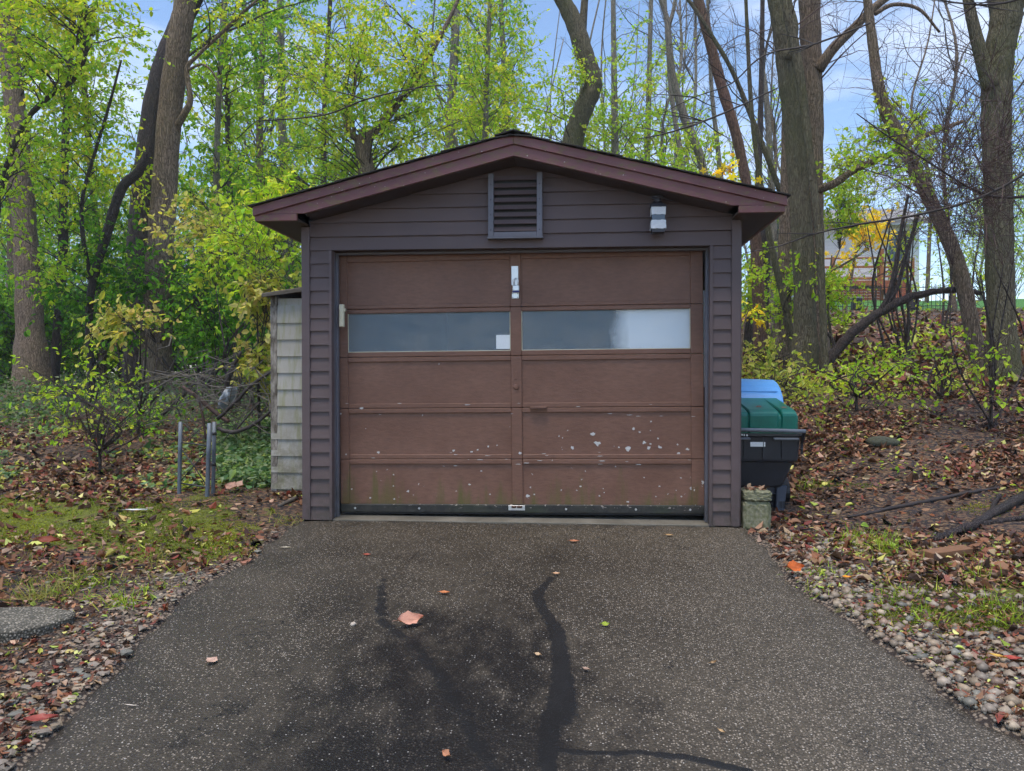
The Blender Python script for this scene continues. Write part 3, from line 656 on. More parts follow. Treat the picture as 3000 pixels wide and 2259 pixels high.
# things fixed on or behind the door
pl = empty('padlock', (-.475, YD - .02, 1.74), 'silver padlock with blue band on the hasp of the brown overhead door', 'padlock')
box('lock_body', -.502, -.452, YD - .036, YD - .0125, 1.722, 1.765, M['steel'], pl, .004); box('blue_band', -.503, -.451, YD - .037, YD - .0122, 1.712, 1.7215, M['blueband'], pl, .002)
g = Geo(); th = np.linspace(0, math.pi, 9); c = [(-.492, YD - .024, 1.76)] + [(-.476 - .016 * math.cos(a), YD - .024, 1.80 + .018 * math.sin(a)) for a in th] + [(-.460, YD - .024, 1.76)]
g.add(*tube(c, .0045, 8)); gobj('shackle', g, M['steel'], pl, None, True)
p = onY(998, 924, .03)
sn = empty('door_sensor', (p[0], .03, p[2] - .08), 'cream plastic strip fixed to the left door jamb at window height', 'sensor')
box('housing', p[0] - .018, p[0] + .018, .045, .08, p[2] - .085, p[2] + .085, M['cream'], sn, .004); box('clip', p[0] + .018, p[0] + .028, .05, .075, p[2] + .03, p[2] + .055, M['cream'], sn, .002)
box('cover_rib', p[0] - .008, p[0] + .006, .0415, .0452, p[2] - .08, p[2] + .04, M['cream'], sn, .001)
a, b = onY(1453, 981, YD), onY(1497, 1022, YD)
tag(box('paper_note', a[0], b[0], YD + .0125, YD + .0135, b[2], a[2], M['white'], None, 0), 'small blank white paper square in the left window of the overhead door', 'paper')
a = onY(1815, 900, YD + .05)
o = box('plastic_sheet', .35, .95, YD + .040, YD + .044, 1.0, 1.72, M['sheet'], None, 0); o.location.x = (a[0] - .09 + .95) / 2; o.scale.x = (.95 - a[0] + .09) / .6; tag(o, 'white translucent sheet hanging inside behind the right window of the overhead door', 'sheet')

# wall lantern
L0 = empty('wall_lantern', (.556, -.02, 2.17), 'black wall lantern wrapped in white tape, right of the gable vent', 'lamp')
lx, ly = .553, -.095
g = Geo(); g.add(*tube([(lx, -.012, 2.30), (lx, -.024, 2.30), (lx, -.03, 2.30)], [.05, .05, .035], 20)); gobj('wall_plate', g, M['black_metal'], L0, None, True)
g = Geo(); g.add(*tube(catmull([(lx, -.025, 2.31), (lx, -.06, 2.335), (lx, ly, 2.34)], 5), .009, 8)); gobj('arm', g, M['black_metal'], L0, None, True)
def lathe(prof, n, cx, cy_, square=False):
    P = []; 
    for r_, z in prof:
        for i in range(n):
            a = 2 * math.pi * (i + .5) / n; rr = r_
            P.append((cx + rr * math.cos(a), cy_ + rr * math.sin(a), z))
    i = np.arange(len(prof) - 1)[:, None] * n; j = np.arange(n)[None]; k = (j + 1) % n
    Q = np.stack([i + j, i + k, i + n + k, i + n + j], -1).reshape(-1, 4); m = len(P); P += [(cx, cy_, prof[0][1]), (cx, cy_, prof[-1][1])]; e = (len(prof) - 1) * n
    T = [(m, (q + 1) % n, q) for q in range(n)] + [(m + 1, e + q, e + (q + 1) % n) for q in range(n)]
    return np.array(P), Q, T
g = Geo(); g.add(*lathe([(.044, 2.356), (.046, 2.352), (.044, 2.346), (.02, 2.342), (.02, 2.334), (.026, 2.33), (.016, 2.322), (.016, 2.308)][::-1], 18, lx, ly)); gobj('finial', g, M['black_metal'], L0, None, True)
q2 = math.sqrt(2)
g = Geo(); g.add(*lathe([(.056 * q2, 2.276), (.05 * q2, 2.288), (.034 * q2, 2.302), (.016 * q2, 2.310)], 4, lx, ly)); gobj('cap', g, M['black_metal'], L0)
def sq(name, w0, w1, z0, z1, mat): 
    g = Geo(); g.add(*lathe([(w0 * q2, z0), (w1 * q2, z1)], 4, lx, ly)); return gobj(name, g, mat, L0)
def tape(name, w0, w1, z0, z1):
    g = Geo(); rows, nn = 7, 40; P = []
    for r_ in range(rows):
        t = r_ / (rows - 1); ww = w0 + (w1 - w0) * t
        for i in range(nn):
            sdd, tt = divmod(i / nn * 4, 1); a = [(-1, -1), (1, -1), (1, 1), (-1, 1)]; A, B = a[int(sdd)], a[(int(sdd) + 1) % 4]
            x = A[0] + (B[0] - A[0]) * tt; y = A[1] + (B[1] - A[1]) * tt; jj = 1 + .05 * (R() - .5)
            P.append((lx + x * ww * jj, ly + y * ww * jj, z0 + (z1 - z0) * t + (.004 * (R() - .5) if r_ in (0, rows - 1) else 0)))
    i = np.arange(rows - 1)[:, None] * nn; j = np.arange(nn)[None]; k = (j + 1) % nn
    g.add(P, np.stack([i + j, i + k, i + nn + k, i + nn + j], -1).reshape(-1, 4)); return gobj(name, g, M['foil'], L0)
sq('glass_body', .045, .046, 2.135, 2.276, M['lamp_glass']); tape('tape_wrap', .049, .050, 2.222, 2.276); tape('tape_wrap', .053, .051, 2.122, 2.182)
sq('base', .044, .047, 2.10, 2.1349, M['black_metal'])

# ================================================================ LEAN-TO SHED
SY = .8
S = empty('lean_to_shed', (-2.36, SY, .03), 'pale grey shingled lean-to shed against the garage', 'shed')
sx_l, sx_r = -2.640, W0 - .018
box('corner_board', sx_l - .004, sx_l + .055, SY - .012, SY + .05, .03, 1.77, M['corner'], S, .003)
box('wall_core', sx_l + .012, sx_r, SY + .0105, SY + 2.2, .0, 1.75, M['asbestos'], S, 0)
for i in range(13):
    z0 = max(.012, -.03 + .1425 * i); z1 = .113 + .1425 * i
    if z1 > 1.8: break
    xb = sx_l - .001 + .002 * R()
    prism('wall_shingle', [(SY - .016, z0), (SY - .0135, z0), (SY + .004, z0)][:1] + [(SY + .010, z0), (SY + .010, z1 + .008), (SY - .004, z1 + .008)], xb + (.056 if i > 4 else 0), sx_r, M['asbestos'], S, .001, 'x')
    prism('wall_shingle', [(sx_l - .007, z0), (sx_l + .01, z0), (sx_l + .01, z1 + .008), (sx_l + .001, z1 + .008)], SY + .051, SY + 2.2, M['asbestos'], S, .001)
zL, zR_ = 1.765, 1.845
prism('roof', [(sx_l - .06, zL), (sx_r, zR_), (sx_r, zR_ + .030), (sx_l - .06, zL + .026)], SY - .06, SY + 2.3, M['shed_roof'], S, .004)
prism('roof_edge', [(sx_l - .056, zL - .012), (sx_r, zR_ - .016), (sx_r, zR_ + .022), (sx_l - .056, zL + .018)], SY - .075, SY - .061, M['shed_roof'], S, .003)

# ================================================================ BINS, BLOCKS, POSTS AND OTHER THINGS
def loft(rings, cap=True):
    """rings: equal-length closed loops of points -> verts, quads, tris"""
    n = len(rings[0]); P = np.concatenate([np.asarray(r_, float) for r_ in rings])
    i = np.arange(len(rings) - 1)[:, None] * n; j = np.arange(n)[None]; k = (j + 1) % n
    Q = np.stack([i + j, i + k, i + n + k, i + n + j], -1).reshape(-1, 4); T = []
    if cap:
        m = len(P); P = np.vstack([P, np.mean(rings[0], 0), np.mean(rings[-1], 0)]); e = (len(rings) - 1) * n
        T = [(m, (q + 1) % n, q) for q in range(n)] + [(m + 1, e + q, e + (q + 1) % n) for q in range(n)]
    return P, Q, T
def rrect(cx, cy_, hx, hy, z, r=.03, n=4):
    o = []
    for sx, sy, a0 in ((1, 1, 0), (-1, 1, 90), (-1, -1, 180), (1, -1, 270)):
        for t in range(n + 1):
            a = math.radians(a0 + 90 * t / n); o.append((cx + sx * (hx - r) + r * math.cos(a), cy_ + sy * (hy - r) + r * math.sin(a), z))
    return o
def rot_about(o, deg, axis='Y'): o.rotation_euler[{'X': 0, 'Y': 1, 'Z': 2}[axis]] = math.radians(deg)
def black_bin():
    cx, cy_ = 1.455, .86; B = empty('wheeled_bin', (cx, cy_, .0), 'black wheeled bin with ribbed green lid beside the garage corner', 'bin')
    def ring(z, x0, x1, y0, y1, r=.03):
        x1 -= .03
        return rrect((x0 + x1) / 2, (y0 + y1) / 2, (x1 - x0) / 2, (y1 - y0) / 2, z, r)
    g = Geo(); g.add(*loft([ring(.195, 1.255, 1.625, .655, 1.10), ring(.215, 1.235, 1.645, .64, 1.12), ring(.40, 1.17, 1.715, .60, 1.16), ring(.415, 1.15, 1.738, .565, 1.17), ring(.43, 1.148, 1.74, .56, 1.17),
                            ring(.60, 1.135, 1.752, .545, 1.19), ring(.615, 1.125, 1.762, .53, 1.2), ring(.635, 1.125, 1.762, .53, 1.2)]))
    gobj('body', g, M['bin_black'], B, None, False)
    for x in (1.29, 1.435, 1.58): box('body_rib', x - .003, x + .003, .538, .552, .435, .60, M['bin_black'], B, .001)
    g = Geo(); g.add(*tube([(1.14, .475, .668), (1.30, .472, .665), (1.60, .472, .660), (1.738, .475, .656)], .0155, 14)); gobj('handle_bar', g, M['bin_bar'], B, None, True)
    for x, zt in ((1.15, .667), (1.730, .655)):
        prism('handle_bracket', [(.465, zt - .012), (.482, zt + .012), (.56, .60), (.56, .47), (.545, .47), (.535, .56)], x - .008, x + .008, M['bin_black'], B, .003, 'x')
    for x0, x1 in ((1.165, 1.33), (1.51, 1.70)):
        box('lid_hinge_lip', x0, x1, .505, .545, .585, .602, M['bin_bar'], B, .004)
    box('sticker', 1.335, 1.45, .5395, .5425, .53, .566, M['white'], B, 0)
    # lid: three raised blocks with a sloping top
    LO, HI = .640, .80
    def block(name, x0, x1, zt, dy):
        prof = [(.535 + dy, LO - .02), (.525 + dy, zt - .02), (.535 + dy, zt), (.60 + dy, zt + .022), (1.19, .895), (1.22, .86), (1.22, LO - .02)]
        return prism(name, prof, x0, x1, M['bin_green'], B, .010, 'x')
    block('lid', 1.135, 1.70, HI - .022, .015); block('lid_rib', 1.12, 1.315, HI - .002, 0); block('lid_rib', 1.322, 1.55, HI, 0); block('lid_rib', 1.57, 1.688, HI, .004)
    for i in range(5):
        x = 1.225 + i * .018 + .004 * R(); box('lid_mark', x, x + .007 + .006 * R(), .519, .5225, .612 + .006 * R(), .625 + .006 * R(), M['white'], B, 0)
    # undercarriage
    box('axle_panel', 1.18, 1.62, .70, .74, .13, .20, M['bin_grey'], B, .008)
    for x0, x1 in ((1.17, 1.245), (1.565, 1.66)):
        prism('leg', [(x0, .0), (x1 - .03, .0), (x1 - .01, .21), (x0, .21)], .665, .76, M['bin_grey'], B, .006)
    for i in range(4): box('foot_slot', 1.592 + i * .012, 1.598 + i * .012, .661, .6645, .03, .085, M['iron'], B, 0)
    for x in (1.14, 1.68):
        g = Geo(); th = [(x + .0, .98, .12), (x + .045, .98, .12)]; g.add(*tube(th, .12, 20)); gobj('wheel', g, M['iron'], B)
black_bin()
def blue_bin():
    B = empty('blue_bin', (1.40, 1.62, .04), 'blue plastic bin with rounded lid behind the black wheeled bin', 'bin')
    g = Geo(); g.add(*loft([rrect(1.44, 1.62, .24, .24, .0), rrect(1.44, 1.62, .30, .30, .95)])); gobj('body', g, M['bin_blue'], B, None, False)
    th = np.linspace(0, 1, 9); prof = [(1.26, .84), (1.255, .87), (1.30, .93), (1.40, 1.0), (1.50, 1.04), (1.62, 1.062), (1.80, 1.06), (1.94, 1.03), (1.95, .86)]
    o = prism('lid', prof, 1.08, 1.775, M['bin_blue'], B, .012, 'x'); o.rotation_euler = (0, math.radians(2.2), 0)
blue_bin()
cb = empty('concrete_block', (1.25, -.02, -.01), 'mossy square concrete block standing at the garage corner', 'block')
p0, p1 = onY(2177, 1500, -.03), onY(2263, 1500, -.03)
g = Geo(); xm, hw = (p0[0] + p1[0]) / 2, (p1[0] - p0[0]) / 2 - .004
def rough_block(name, cx, cy_, hx, hy, z0, z1, mat, parent, seed=0, jit=.006, n=7):
    bm = bmesh.new(); bmesh.ops.create_cube(bm, size=1.0)
    bmesh.ops.subdivide_edges(bm, edges=bm.edges[:], cuts=n, use_grid_fill=True); rs = np.random.RandomState(seed)
    for v in bm.verts:
        e = sorted([abs(v.co.x), abs(v.co.y), abs(v.co.z)]); rnd = .012 if e[1] > .49 else 0
        v.co = Vector((v.co.x * 2 * (hx - rnd), v.co.y * 2 * (hy - rnd), v.co.z * (z1 - z0 - rnd * 1.2))) + Vector((rs.rand(3) - .5) * 2 * jit)
    c = np.array((cx, cy_, (z0 + z1) / 2)); o = link(name, bm_mesh(name, bm, mat), parent, c - org(parent)); ORG[o.name] = c; return o
rough_block('block_face', xm, .07, hw, .10, -.03, .187, M['concrete'], cb, 3, .003)
o = rough_block('cap_block', xm + .005, .068, hw - .002, .105, .188, .262, M['concrete'], None, 4, .004); tag(o, 'concrete cap lying on the mossy block at the garage corner', 'block')

def cap_leaves():
    g = Geo(); n = 26; P = np.stack([xm + .08 * (2 * R(n) - 1), .0 + .13 * R(n), .266 + .012 * R(n)], -1); add_leaves(g, P, unit(RS.randn(n, 3) * np.array([1, 1, .3])), unit(np.array([0, 0, 1.]) + .4 * RS.randn(n, 3)), .03 + .04 * R(n), .018 + .015 * R(n), pick('dead', n), OVAL, 2 * RS.randn(n)); tag(gobj('leaf_litter', g, M['litter']), 'brown leaf scraps on top of the concrete cap', 'leaves', None, 'stuff')
def gate_frame():
    Y = .62; pl_, pr = onY(525, 1452, Y), onY(607, 1462, Y - .05); B = empty('gate_frame', (pl_[0], Y, pl_[2]), 'short galvanised gate frame with crossed wires left of the shed', 'gate')
    topL, topR = onY(529, 1236, Y), onY(614, 1240, Y - .05)
    def post(a, b, r_, par, name='post'):
        d = (b - a); g = Geo(); zz = np.array([-.1, 0, .62, .64, .66, 1.0]); rr = np.array([1, 1, 1, 1.16, 1.0, .96]) * r_
        g.add(*tube([a + d * t for t in zz], rr, 12)); return gobj(name, g, M['post'], par, a if par is None else None, True)
    post(pl_, topL, .0165, B); post(pr, topR, .0185, B)
    l = lambda t: pl_ + (topL - pl_) * t; r_ = lambda t: pr + (topR - pr) * t
    for t in (.17, .72): tube_obj('rail', [l(t), (l(t) + r_(t)) / 2 + (0, 0, -.004), r_(t - .02)], .0065, M['wire'], B, 6)
    tube_obj('brace_wire', [l(.18), (l(.18) + r_(.66)) / 2, r_(.66)], .005, M['wire'], B, 5); tube_obj('brace_wire', [l(.66), (l(.66) + r_(.16)) / 2 + (0, .01, 0), r_(.16)], .005, M['wire'], B, 5)
    a, b = onY(624, 1462, Y + .02), onY(628, 1236, Y + .02)
    B2 = empty('fence_post', a, 'single galvanised post standing tight against the gate frame', 'post'); post(a, b, .0165, B2)
    for t in (.45, .85): q = a + (b - a) * t; g = Geo(); g.add(*tube([q - (0, 0, .012), q + (0, 0, .012)], .0205, 12)); gobj('clamp', g, M['wire'], B2, None, True)
gate_frame()

# slab, lumber, rocks
def poly_slab(name, px, top, th, mat, label, cat):
    pts = [ground_hit(u, v)[:2] for u, v in px]; z = np.mean([terrain(p[0], p[1], False) for p in pts]) + top
    o = prism(name, [tuple(p) for p in pts], z - th, z, mat, None, .008, 'z'); return tag(o, label, cat)
poly_slab('stone_slab', [(-120, 1900), (30, 1893), (120, 1872), (214, 1842), (222, 1818), (120, 1803), (-120, 1810)], .055, .09, M['slab'], 'pebbly concrete slab lying in the gravel left of the driveway', 'slab')
def lumber():
    a, b = ground_hit(2722, 1642), ground_hit(2840, 1622); d = b - a; L = float(np.hypot(d[0], d[1])); o = box('lumber_offcut', -L / 2, L / 2, -.045, .045, -.01, .042, M['lumber'], None, .004)
    m = (a + b) / 2; o.location = (m[0], m[1] + .03, terrain(m[0], m[1]) + .02); o.rotation_euler = (.05, -.02, math.atan2(d[1], d[0])); tag(o, 'short reddish brown lumber offcut lying on the ground right of the driveway', 'lumber')
lumber()
def rock(name, p, s, mat, seed=0, cuts=2, c=None):
    bm = bmesh.new(); bmesh.ops.create_icosphere(bm, subdivisions=cuts, radius=1); rs = np.random.RandomState(seed); k1, k2 = rs.rand(3) * 6, rs.rand(3) * 3 + 1
    for v in bm.verts:
        n = 1 + .16 * math.sin(v.co.x * k2[0] + k1[0]) + .14 * math.sin(v.co.y * k2[1] * 1.3 + k1[1]) + .10 * math.sin(v.co.z * 3 + k1[2]); v.co = Vector((v.co.x * s[0] * n, v.co.y * s[1] * n, v.co.z * s[2] * n))
    me = bm_mesh(name, bm, mat, True)
    if c is not None:
        a = me.color_attributes.new('Col', 'FLOAT_COLOR', 'POINT'); a.data.foreach_set('color', np.tile(np.array([*c, 1.0], np.float32), len(me.vertices)))
    return link(name, me, None, tuple(p))
p = ground_hit(2590, 1302); tag(rock('rock', p + (0, 0, .02), (.14, .10, .07), M['rock'], 3, 3), 'mossy grey rock on the bare soil bank right of the bins', 'rock')
p = ground_hit(2552, 1668); tag(rock('rock', p + (0, 0, .01), (.024, .024, .02), M['bin_black'], 5), 'small round black lump on the gravel in front of the lumber', 'rock')
p = onG(1034, 1833); tag(rock('pebble', p + (0, 0, .006), (.016, .014, .012), M['stone'], 5, 2, (.55, .47, .38)), 'single pale pebble on the asphalt left of the large pink leaf', 'pebble')

# ---------------------------------------------------------------- leaves
KITE = (np.array([(0, 0, 0), (.42, .5, .06), (1, 0, -.06), (.42, -.5, .06)], float), np.array([(0, 1, 2, 3)]))
OVAL = (np.array([(0, 0, 0), (.28, .45, .07), (.68, .38, .05), (1, 0, -.10), (.68, -.38, .05), (.28, -.45, .07)], float), np.array([(0, 1, 2, 3), (0, 3, 4, 5)]))
_a = [(-.02, 0)]; _lobe = [(.10, .38), (.50, .62), (1.05, 0), (.50, -.62), (.10, -.38)]; _notch = [(-.02, .10), (.30, .26), (.62, .20), (.62, -.20), (.30, -.26), (-.02, -.10)]
_mv = [(.34, 0, .04)] + [(a, b, -.10) for a, b in _lobe] + [(a, b, .0) for a, b in _notch]
MAPLE = (np.array(_mv, float), np.array([(0, 6 + i, 1 + i, 7 + i) for i in range(5)] + [(0, 11, 11, 6)])[:5])
BLADE = (np.array([(0, -.5, 0), (0, .5, 0), (.5, .4, .16), (.5, -.4, .16), (1, .06, .02), (1, -.06, .02)], float), np.array([(0, 1, 2, 3), (3, 2, 4, 5)]))
def unit(v): return v / (np.linalg.norm(v, axis=-1, keepdims=True) + 1e-9)
def add_leaves(g, P, D, N, L, W, C, shape=KITE, curl=None):
    T, Q = shape; n = len(P); D = unit(D); S_ = unit(np.cross(D, N)); N = np.cross(S_, D)
    L = np.broadcast_to(L, (n,))[:, None, None]; W = np.broadcast_to(W, (n,))[:, None, None]
    cz = np.ones((n, 1, 1)) if curl is None else np.asarray(curl)[:, None, None]
    V = P[:, None] + D[:, None] * T[None, :, :1] * L + S_[:, None] * T[None, :, 1:2] * W + N[:, None] * T[None, :, 2:3] * L * cz
    m = len(T); F_ = (np.arange(n)[:, None, None] * m + Q[None]).reshape(-1, 4)
    g.add(V.reshape(-1, 3), F_, None, np.repeat(C, m, 0))
PAL = {
 'yg': [(.42, .58, .04), (.56, .66, .06), (.30, .52, .03), (.70, .68, .10)],
 'green': [(.09, .26, .02), (.16, .38, .03), (.06, .18, .02), (.25, .45, .04)],
 'mid': [(.22, .44, .03), (.34, .54, .05), (.15, .34, .03), (.46, .58, .06)],
 'pale': [(.58, .54, .15), (.46, .49, .09), (.32, .41, .07), (.62, .52, .2)],
 'lime': [(.46, .62, .05), (.34, .56, .04), (.60, .68, .09)],
 'maple': [(.95, .70, .04), (.95, .76, .08), (.93, .60, .03)],
 'ivy': [(.14, .25, .11), (.22, .33, .17), (.08, .15, .06), (.32, .40, .24)],
 'dead': [(.20, .085, .045), (.26, .125, .07), (.10, .048, .03), (.31, .17, .095), (.21, .06, .04), (.42, .29, .19), (.06, .034, .025), (.13, .076, .052), (.065, .04, .03)],
 'olive': [(.40, .46, .09), (.50, .52, .12), (.28, .36, .06), (.60, .56, .18)],
}
def pick(pal, n, jit=.22, lead=None):
    A = np.array(PAL[pal]); i = RS.randint(0, len(A), n)
    if lead is not None: i = np.where(R(n) < .6, lead % len(A), i)
    c = A[i] * (1 + jit * (R(n, 3) - .5) * np.array([1, .7, 1])) * (1 + .35 * (R(n, 1) - .5)); return np.clip(c, .003, .95)
def frand(n): return unit(RS.randn(n, 3))

def grow(tw, lf, start, target, r0, ntw, nlv, size, pal, shape, droop=.15, twl=.45, lead=None, bow=.25, t0=.3, thin=1.0):
    """one limb from start to target with side twigs that carry leaves"""
    d = target - start; L = np.linalg.norm(d) + 1e-6
    side = RS.randn(3) * .12 * L; c1 = start + d * .35 + side + np.array([0, 0, bow * L]); c2 = start + d * .7 - side * .5 + np.array([0, 0, bow * .8 * L])
    t = np.linspace(0, 1, 8)[:, None]; pts = (1 - t) ** 3 * start + 3 * (1 - t) ** 2 * t * c1 + 3 * (1 - t) * t * t * c2 + t ** 3 * target
    pts[1:-1] += RS.randn(6, 3) * .012 * L
    rr = np.linspace(r0, max(r0 * .22, .0025), 8); V, Q, T = tube(pts, rr, 5 if r0 > .01 else 4, False); tw.add(V, Q)
    if ntw <= 0: return
    f = t0 + (1 - t0) * R(ntw) ** .8; ii = np.minimum((f * 7).astype(int), 6); fr = (f * 7 - ii)[:, None]; B = pts[ii] * (1 - fr) + pts[ii + 1] * fr; tan = unit(pts[ii + 1] - pts[ii])
    D = unit(tan * .6 + frand(ntw) * .9 + np.array([0, 0, .12])); ln = twl * (.5 + R(ntw)); E = B + D * ln[:, None]; E[:, 2] -= droop * ln
    Mid = (B + E) / 2 + np.array([0, 0, 1]) * (droop * ln * .35)[:, None] + RS.randn(ntw, 3) * .03 * ln[:, None]
    rt = np.full(ntw, .0032 * thin) * (.7 + .6 * R(ntw))
    # three-sided twigs, all at once
    for A_, B_, ra, rb in ((B, Mid, rt, rt * .75), (Mid, E, rt * .75, rt * .35)):
        dd = unit(B_ - A_); u = unit(np.cross(dd, np.array([.31, .2, .93]))); v = np.cross(dd, u); th = np.arange(3) * 2.0944
        off = u[:, None] * np.cos(th)[None, :, None] + v[:, None] * np.sin(th)[None, :, None]
        VV = np.concatenate([A_[:, None] + off * ra[:, None, None], B_[:, None] + off * rb[:, None, None]], 1); q = np.array([(0, 1, 4, 3), (1, 2, 5, 4), (2, 0, 3, 5)])
        tw.add(VV.reshape(-1, 3), (np.arange(ntw)[:, None, None] * 6 + q[None]).reshape(-1, 4))
    if nlv <= 0: return
    n = ntw * nlv; s = (.12 + .88 * R(ntw, nlv))[..., None]
    P = ((1 - s) ** 2 * B[:, None] + 2 * s * (1 - s) * Mid[:, None] + s * s * E[:, None]).reshape(-1, 3)
    dirs = unit(np.repeat(D, nlv, 0) * .5 + frand(n) * .8 + np.array([0, 0, -.5])); N = unit(np.array([0, -.25, .75]) + RS.randn(n, 3) * .65)
    Ls = size * (.45 + .95 * R(n) ** 1.3); add_leaves(lf, P, dirs, N, Ls, Ls * (.62 if shape is not MAPLE else .95), pick(pal, n, lead=lead), shape)

def wpos(u, v, Y): return at(u, v, Y)
def tree(name, label, Y, trunk, crowns=(), limbs=(), bark='bark_brown', twig='twig', cat='tree', group=None, base=None, flare=1.35, nseg=14, leafmat_='leaf', lean=0.0):
    """trunk/limbs: (u, v, width) noted on the 2212 px copy, standing at depth Y; crowns: dicts"""
    def path(pts, y0):
        P = []; Rr = []
        for i, q in enumerate(pts):
            yy = y0 + (q[3] if len(q) > 3 else 0) + lean * i; p = wpos(q[0], q[1], yy); P.append(p); Rr.append(q[2] * K / 2 * mpp(p))
        return np.array(P), np.array(Rr)
    P, Rr = path(trunk, Y); gz = float(terrain(P[0][0], P[0][1], False))
    if P[0][2] > gz - .02:
        d = (P[0] - P[1]); d = d / max(abs(d[2]), .3); b = P[0] + d * min(P[0][2] - gz, 1.5) * .5; b[2] = gz - .12
        b[1] = P[0][1]; P = np.vstack([b, P]); Rr = np.concatenate([[Rr[0] * flare], Rr])
    else: P[0][2] = gz - .12; Rr[0] *= flare
    C_ = catmull(np.hstack([P, Rr[:, None]]), 7); pts, rad = C_[:, :3], np.maximum(C_[:, 3], .002)
    rad = rad * (1 + .035 * np.sin(np.arange(len(rad)) * 1.7) + .012 * RS.randn(len(rad))); bp = np.array([P[0][0], P[0][1], gz])
    B = empty(name, bp, label, cat, group)
    g = Geo(); V, Q, T = tube(pts, rad, nseg)
    if nseg >= 10:                                     # uneven, fluted trunk
        c = np.vstack([np.repeat(pts, nseg, 0), pts[:1], pts[-1:]]); th = np.tile(np.arange(nseg), len(pts)); ph = R() * 6
        k_ = 1 + .05 * np.sin(th * 2 * math.pi / nseg * 3 + ph) + .035 * np.sin(th * 2 * math.pi / nseg * 5 + c[:len(th), 2] * 1.3); V[:len(th)] = c[:len(th)] + (V[:len(th)] - c[:len(th)]) * k_[:, None]
    g.add(V, Q, T)
    lp = []
    for L_ in limbs:
        p2, r2 = path(L_, Y); c2 = catmull(np.hstack([p2, r2[:, None]]), 6); V, Q, T = tube(c2[:, :3], np.maximum(c2[:, 3], .003), 8); g.add(V, Q, T); lp.append(c2)
    gobj('trunk', g, M[bark], B, None, True)
    allp = np.vstack([np.hstack([pts, rad[:, None]])] + lp)
    tw, lf = Geo(), Geo()
    for cr in crowns:
        c = wpos(cr['u'], cr['v'], Y + cr.get('dy', 0)); m = mpp(c) * K; ru, rv, ry = cr['ru'] * m, cr['rv'] * m, cr.get('ry', cr['ru'] * m * .8)
        for i in range(cr['n']):
            q = frand(1)[0] * R() ** .4; tgt = c + q * np.array([ru, ry, rv])
            hd = np.hypot(allp[:, 0] - tgt[0], allp[:, 1] - tgt[1]); cost = np.abs(allp[:, 2] - (tgt[2] - .55 * hd)) + .6 * hd + .25 * R(len(allp))
            st = allp[int(np.argmin(cost))]; gzt = float(terrain(tgt[0], tgt[1], False))
            if tgt[2] < gzt + .05: tgt[2] = gzt + .05 + .3 * R()
            ln = np.linalg.norm(tgt - st[:3]); r0 = min(st[3] * .55, .006 + .0055 * ln) * cr.get('thick', 1)
            grow(tw, lf, st[:3], tgt, r0, cr.get('tw', 10), cr.get('lv', 12), cr.get('s', .06), cr.get('pal', 'yg'), cr.get('shape', OVAL), cr.get('droop', .15), cr.get('twl', .5), RS.randint(0, 9) if R() < .75 else None, cr.get('bow', .12), cr.get('t0', .3), cr.get('thin', 1))
    if tw.v: gobj('branches', tw, M[twig], B, None, False)
    if lf.v: gobj('crown', lf, M[leafmat_], B, None, False)
    return B

# ================================================================ TREES, near and middle distance
def cr(u, v, ru, rv, n, tw=10, lv=10, s=.06, pal='yg', **k): return dict(u=u, v=v, ru=ru, rv=rv, n=n, tw=tw, lv=lv, s=s, pal=pal, **k)
# left
tree('oak_tree', 'stout grey-brown tree at the far left edge of the photo', 9.0, [(72, 850, 66), (66, 700, 56), (54, 500, 47), (42, 330, 43), (25, 150, 40), (8, 0, 38), (-8, -160, 36), (-30, -420, 30)],
     [cr(60, 60, 170, 170, 16, 9, 9, .075, 'yg')], bark='bark_brown')
tree('oak_tree', 'tall straight grey-brown trunk, front one of the pair left of the garage', 6.3, [(338, 850, 76), (336, 750, 64), (343, 600, 57), (352, 450, 53), (366, 250, 49), (386, 90, 46), (400, 0, 43), (412, -160, 40), (430, -400, 34)],
     [cr(470, -40, 190, 130, 12, 9, 9, .07, 'yg', ry=1.5)], limbs=[[(375, 285, 18, 0), (398, 246, 15, -.1), (411, 215, 13, -.1), (404, 150, 11, -.1), (425, 122, 8, -.1), (478, 72, 7, -.1), (520, 30, 6, -.1), (565, -8, 5, -.1)], [(404, 152, 6, -.1), (440, 140, 5, -.2), (470, 175, 4, -.2), (485, 240, 3, -.2)]], bark='bark_brown')
tree('dark_tree', 'dark wet trunk leaning right behind the tall grey-brown one', 7.3, [(296, 830, 60), (300, 650, 52), (305, 470, 48), (325, 280, 45), (352, 150, 42), (392, 50, 42), (430, -30, 40), (490, -200, 36), (540, -400, 28)], [cr(560, -60, 180, 110, 10, 9, 9, .07, 'mid', ry=1.5)], bark='bark_dark')
tree('bent_tree', 'thin bent tree crossing in front of the paired trunks left of the garage', 5.6, [(196, 800, 15), (192, 700, 15), (200, 610, 16), (232, 500, 20), (262, 408, 20), (298, 372, 19), (318, 330, 15)],
     [cr(180, 330, 150, 130, 22, 10, 11, .07, 'yg', ry=1.3), cr(150, 560, 130, 90, 12, 10, 10, .07, 'lime', ry=1)], limbs=[[(200, 615, 11), (180, 520, 10), (178, 430, 8), (205, 330, 7), (235, 230, 6), (262, 130, 4)]], bark='bark_dark')
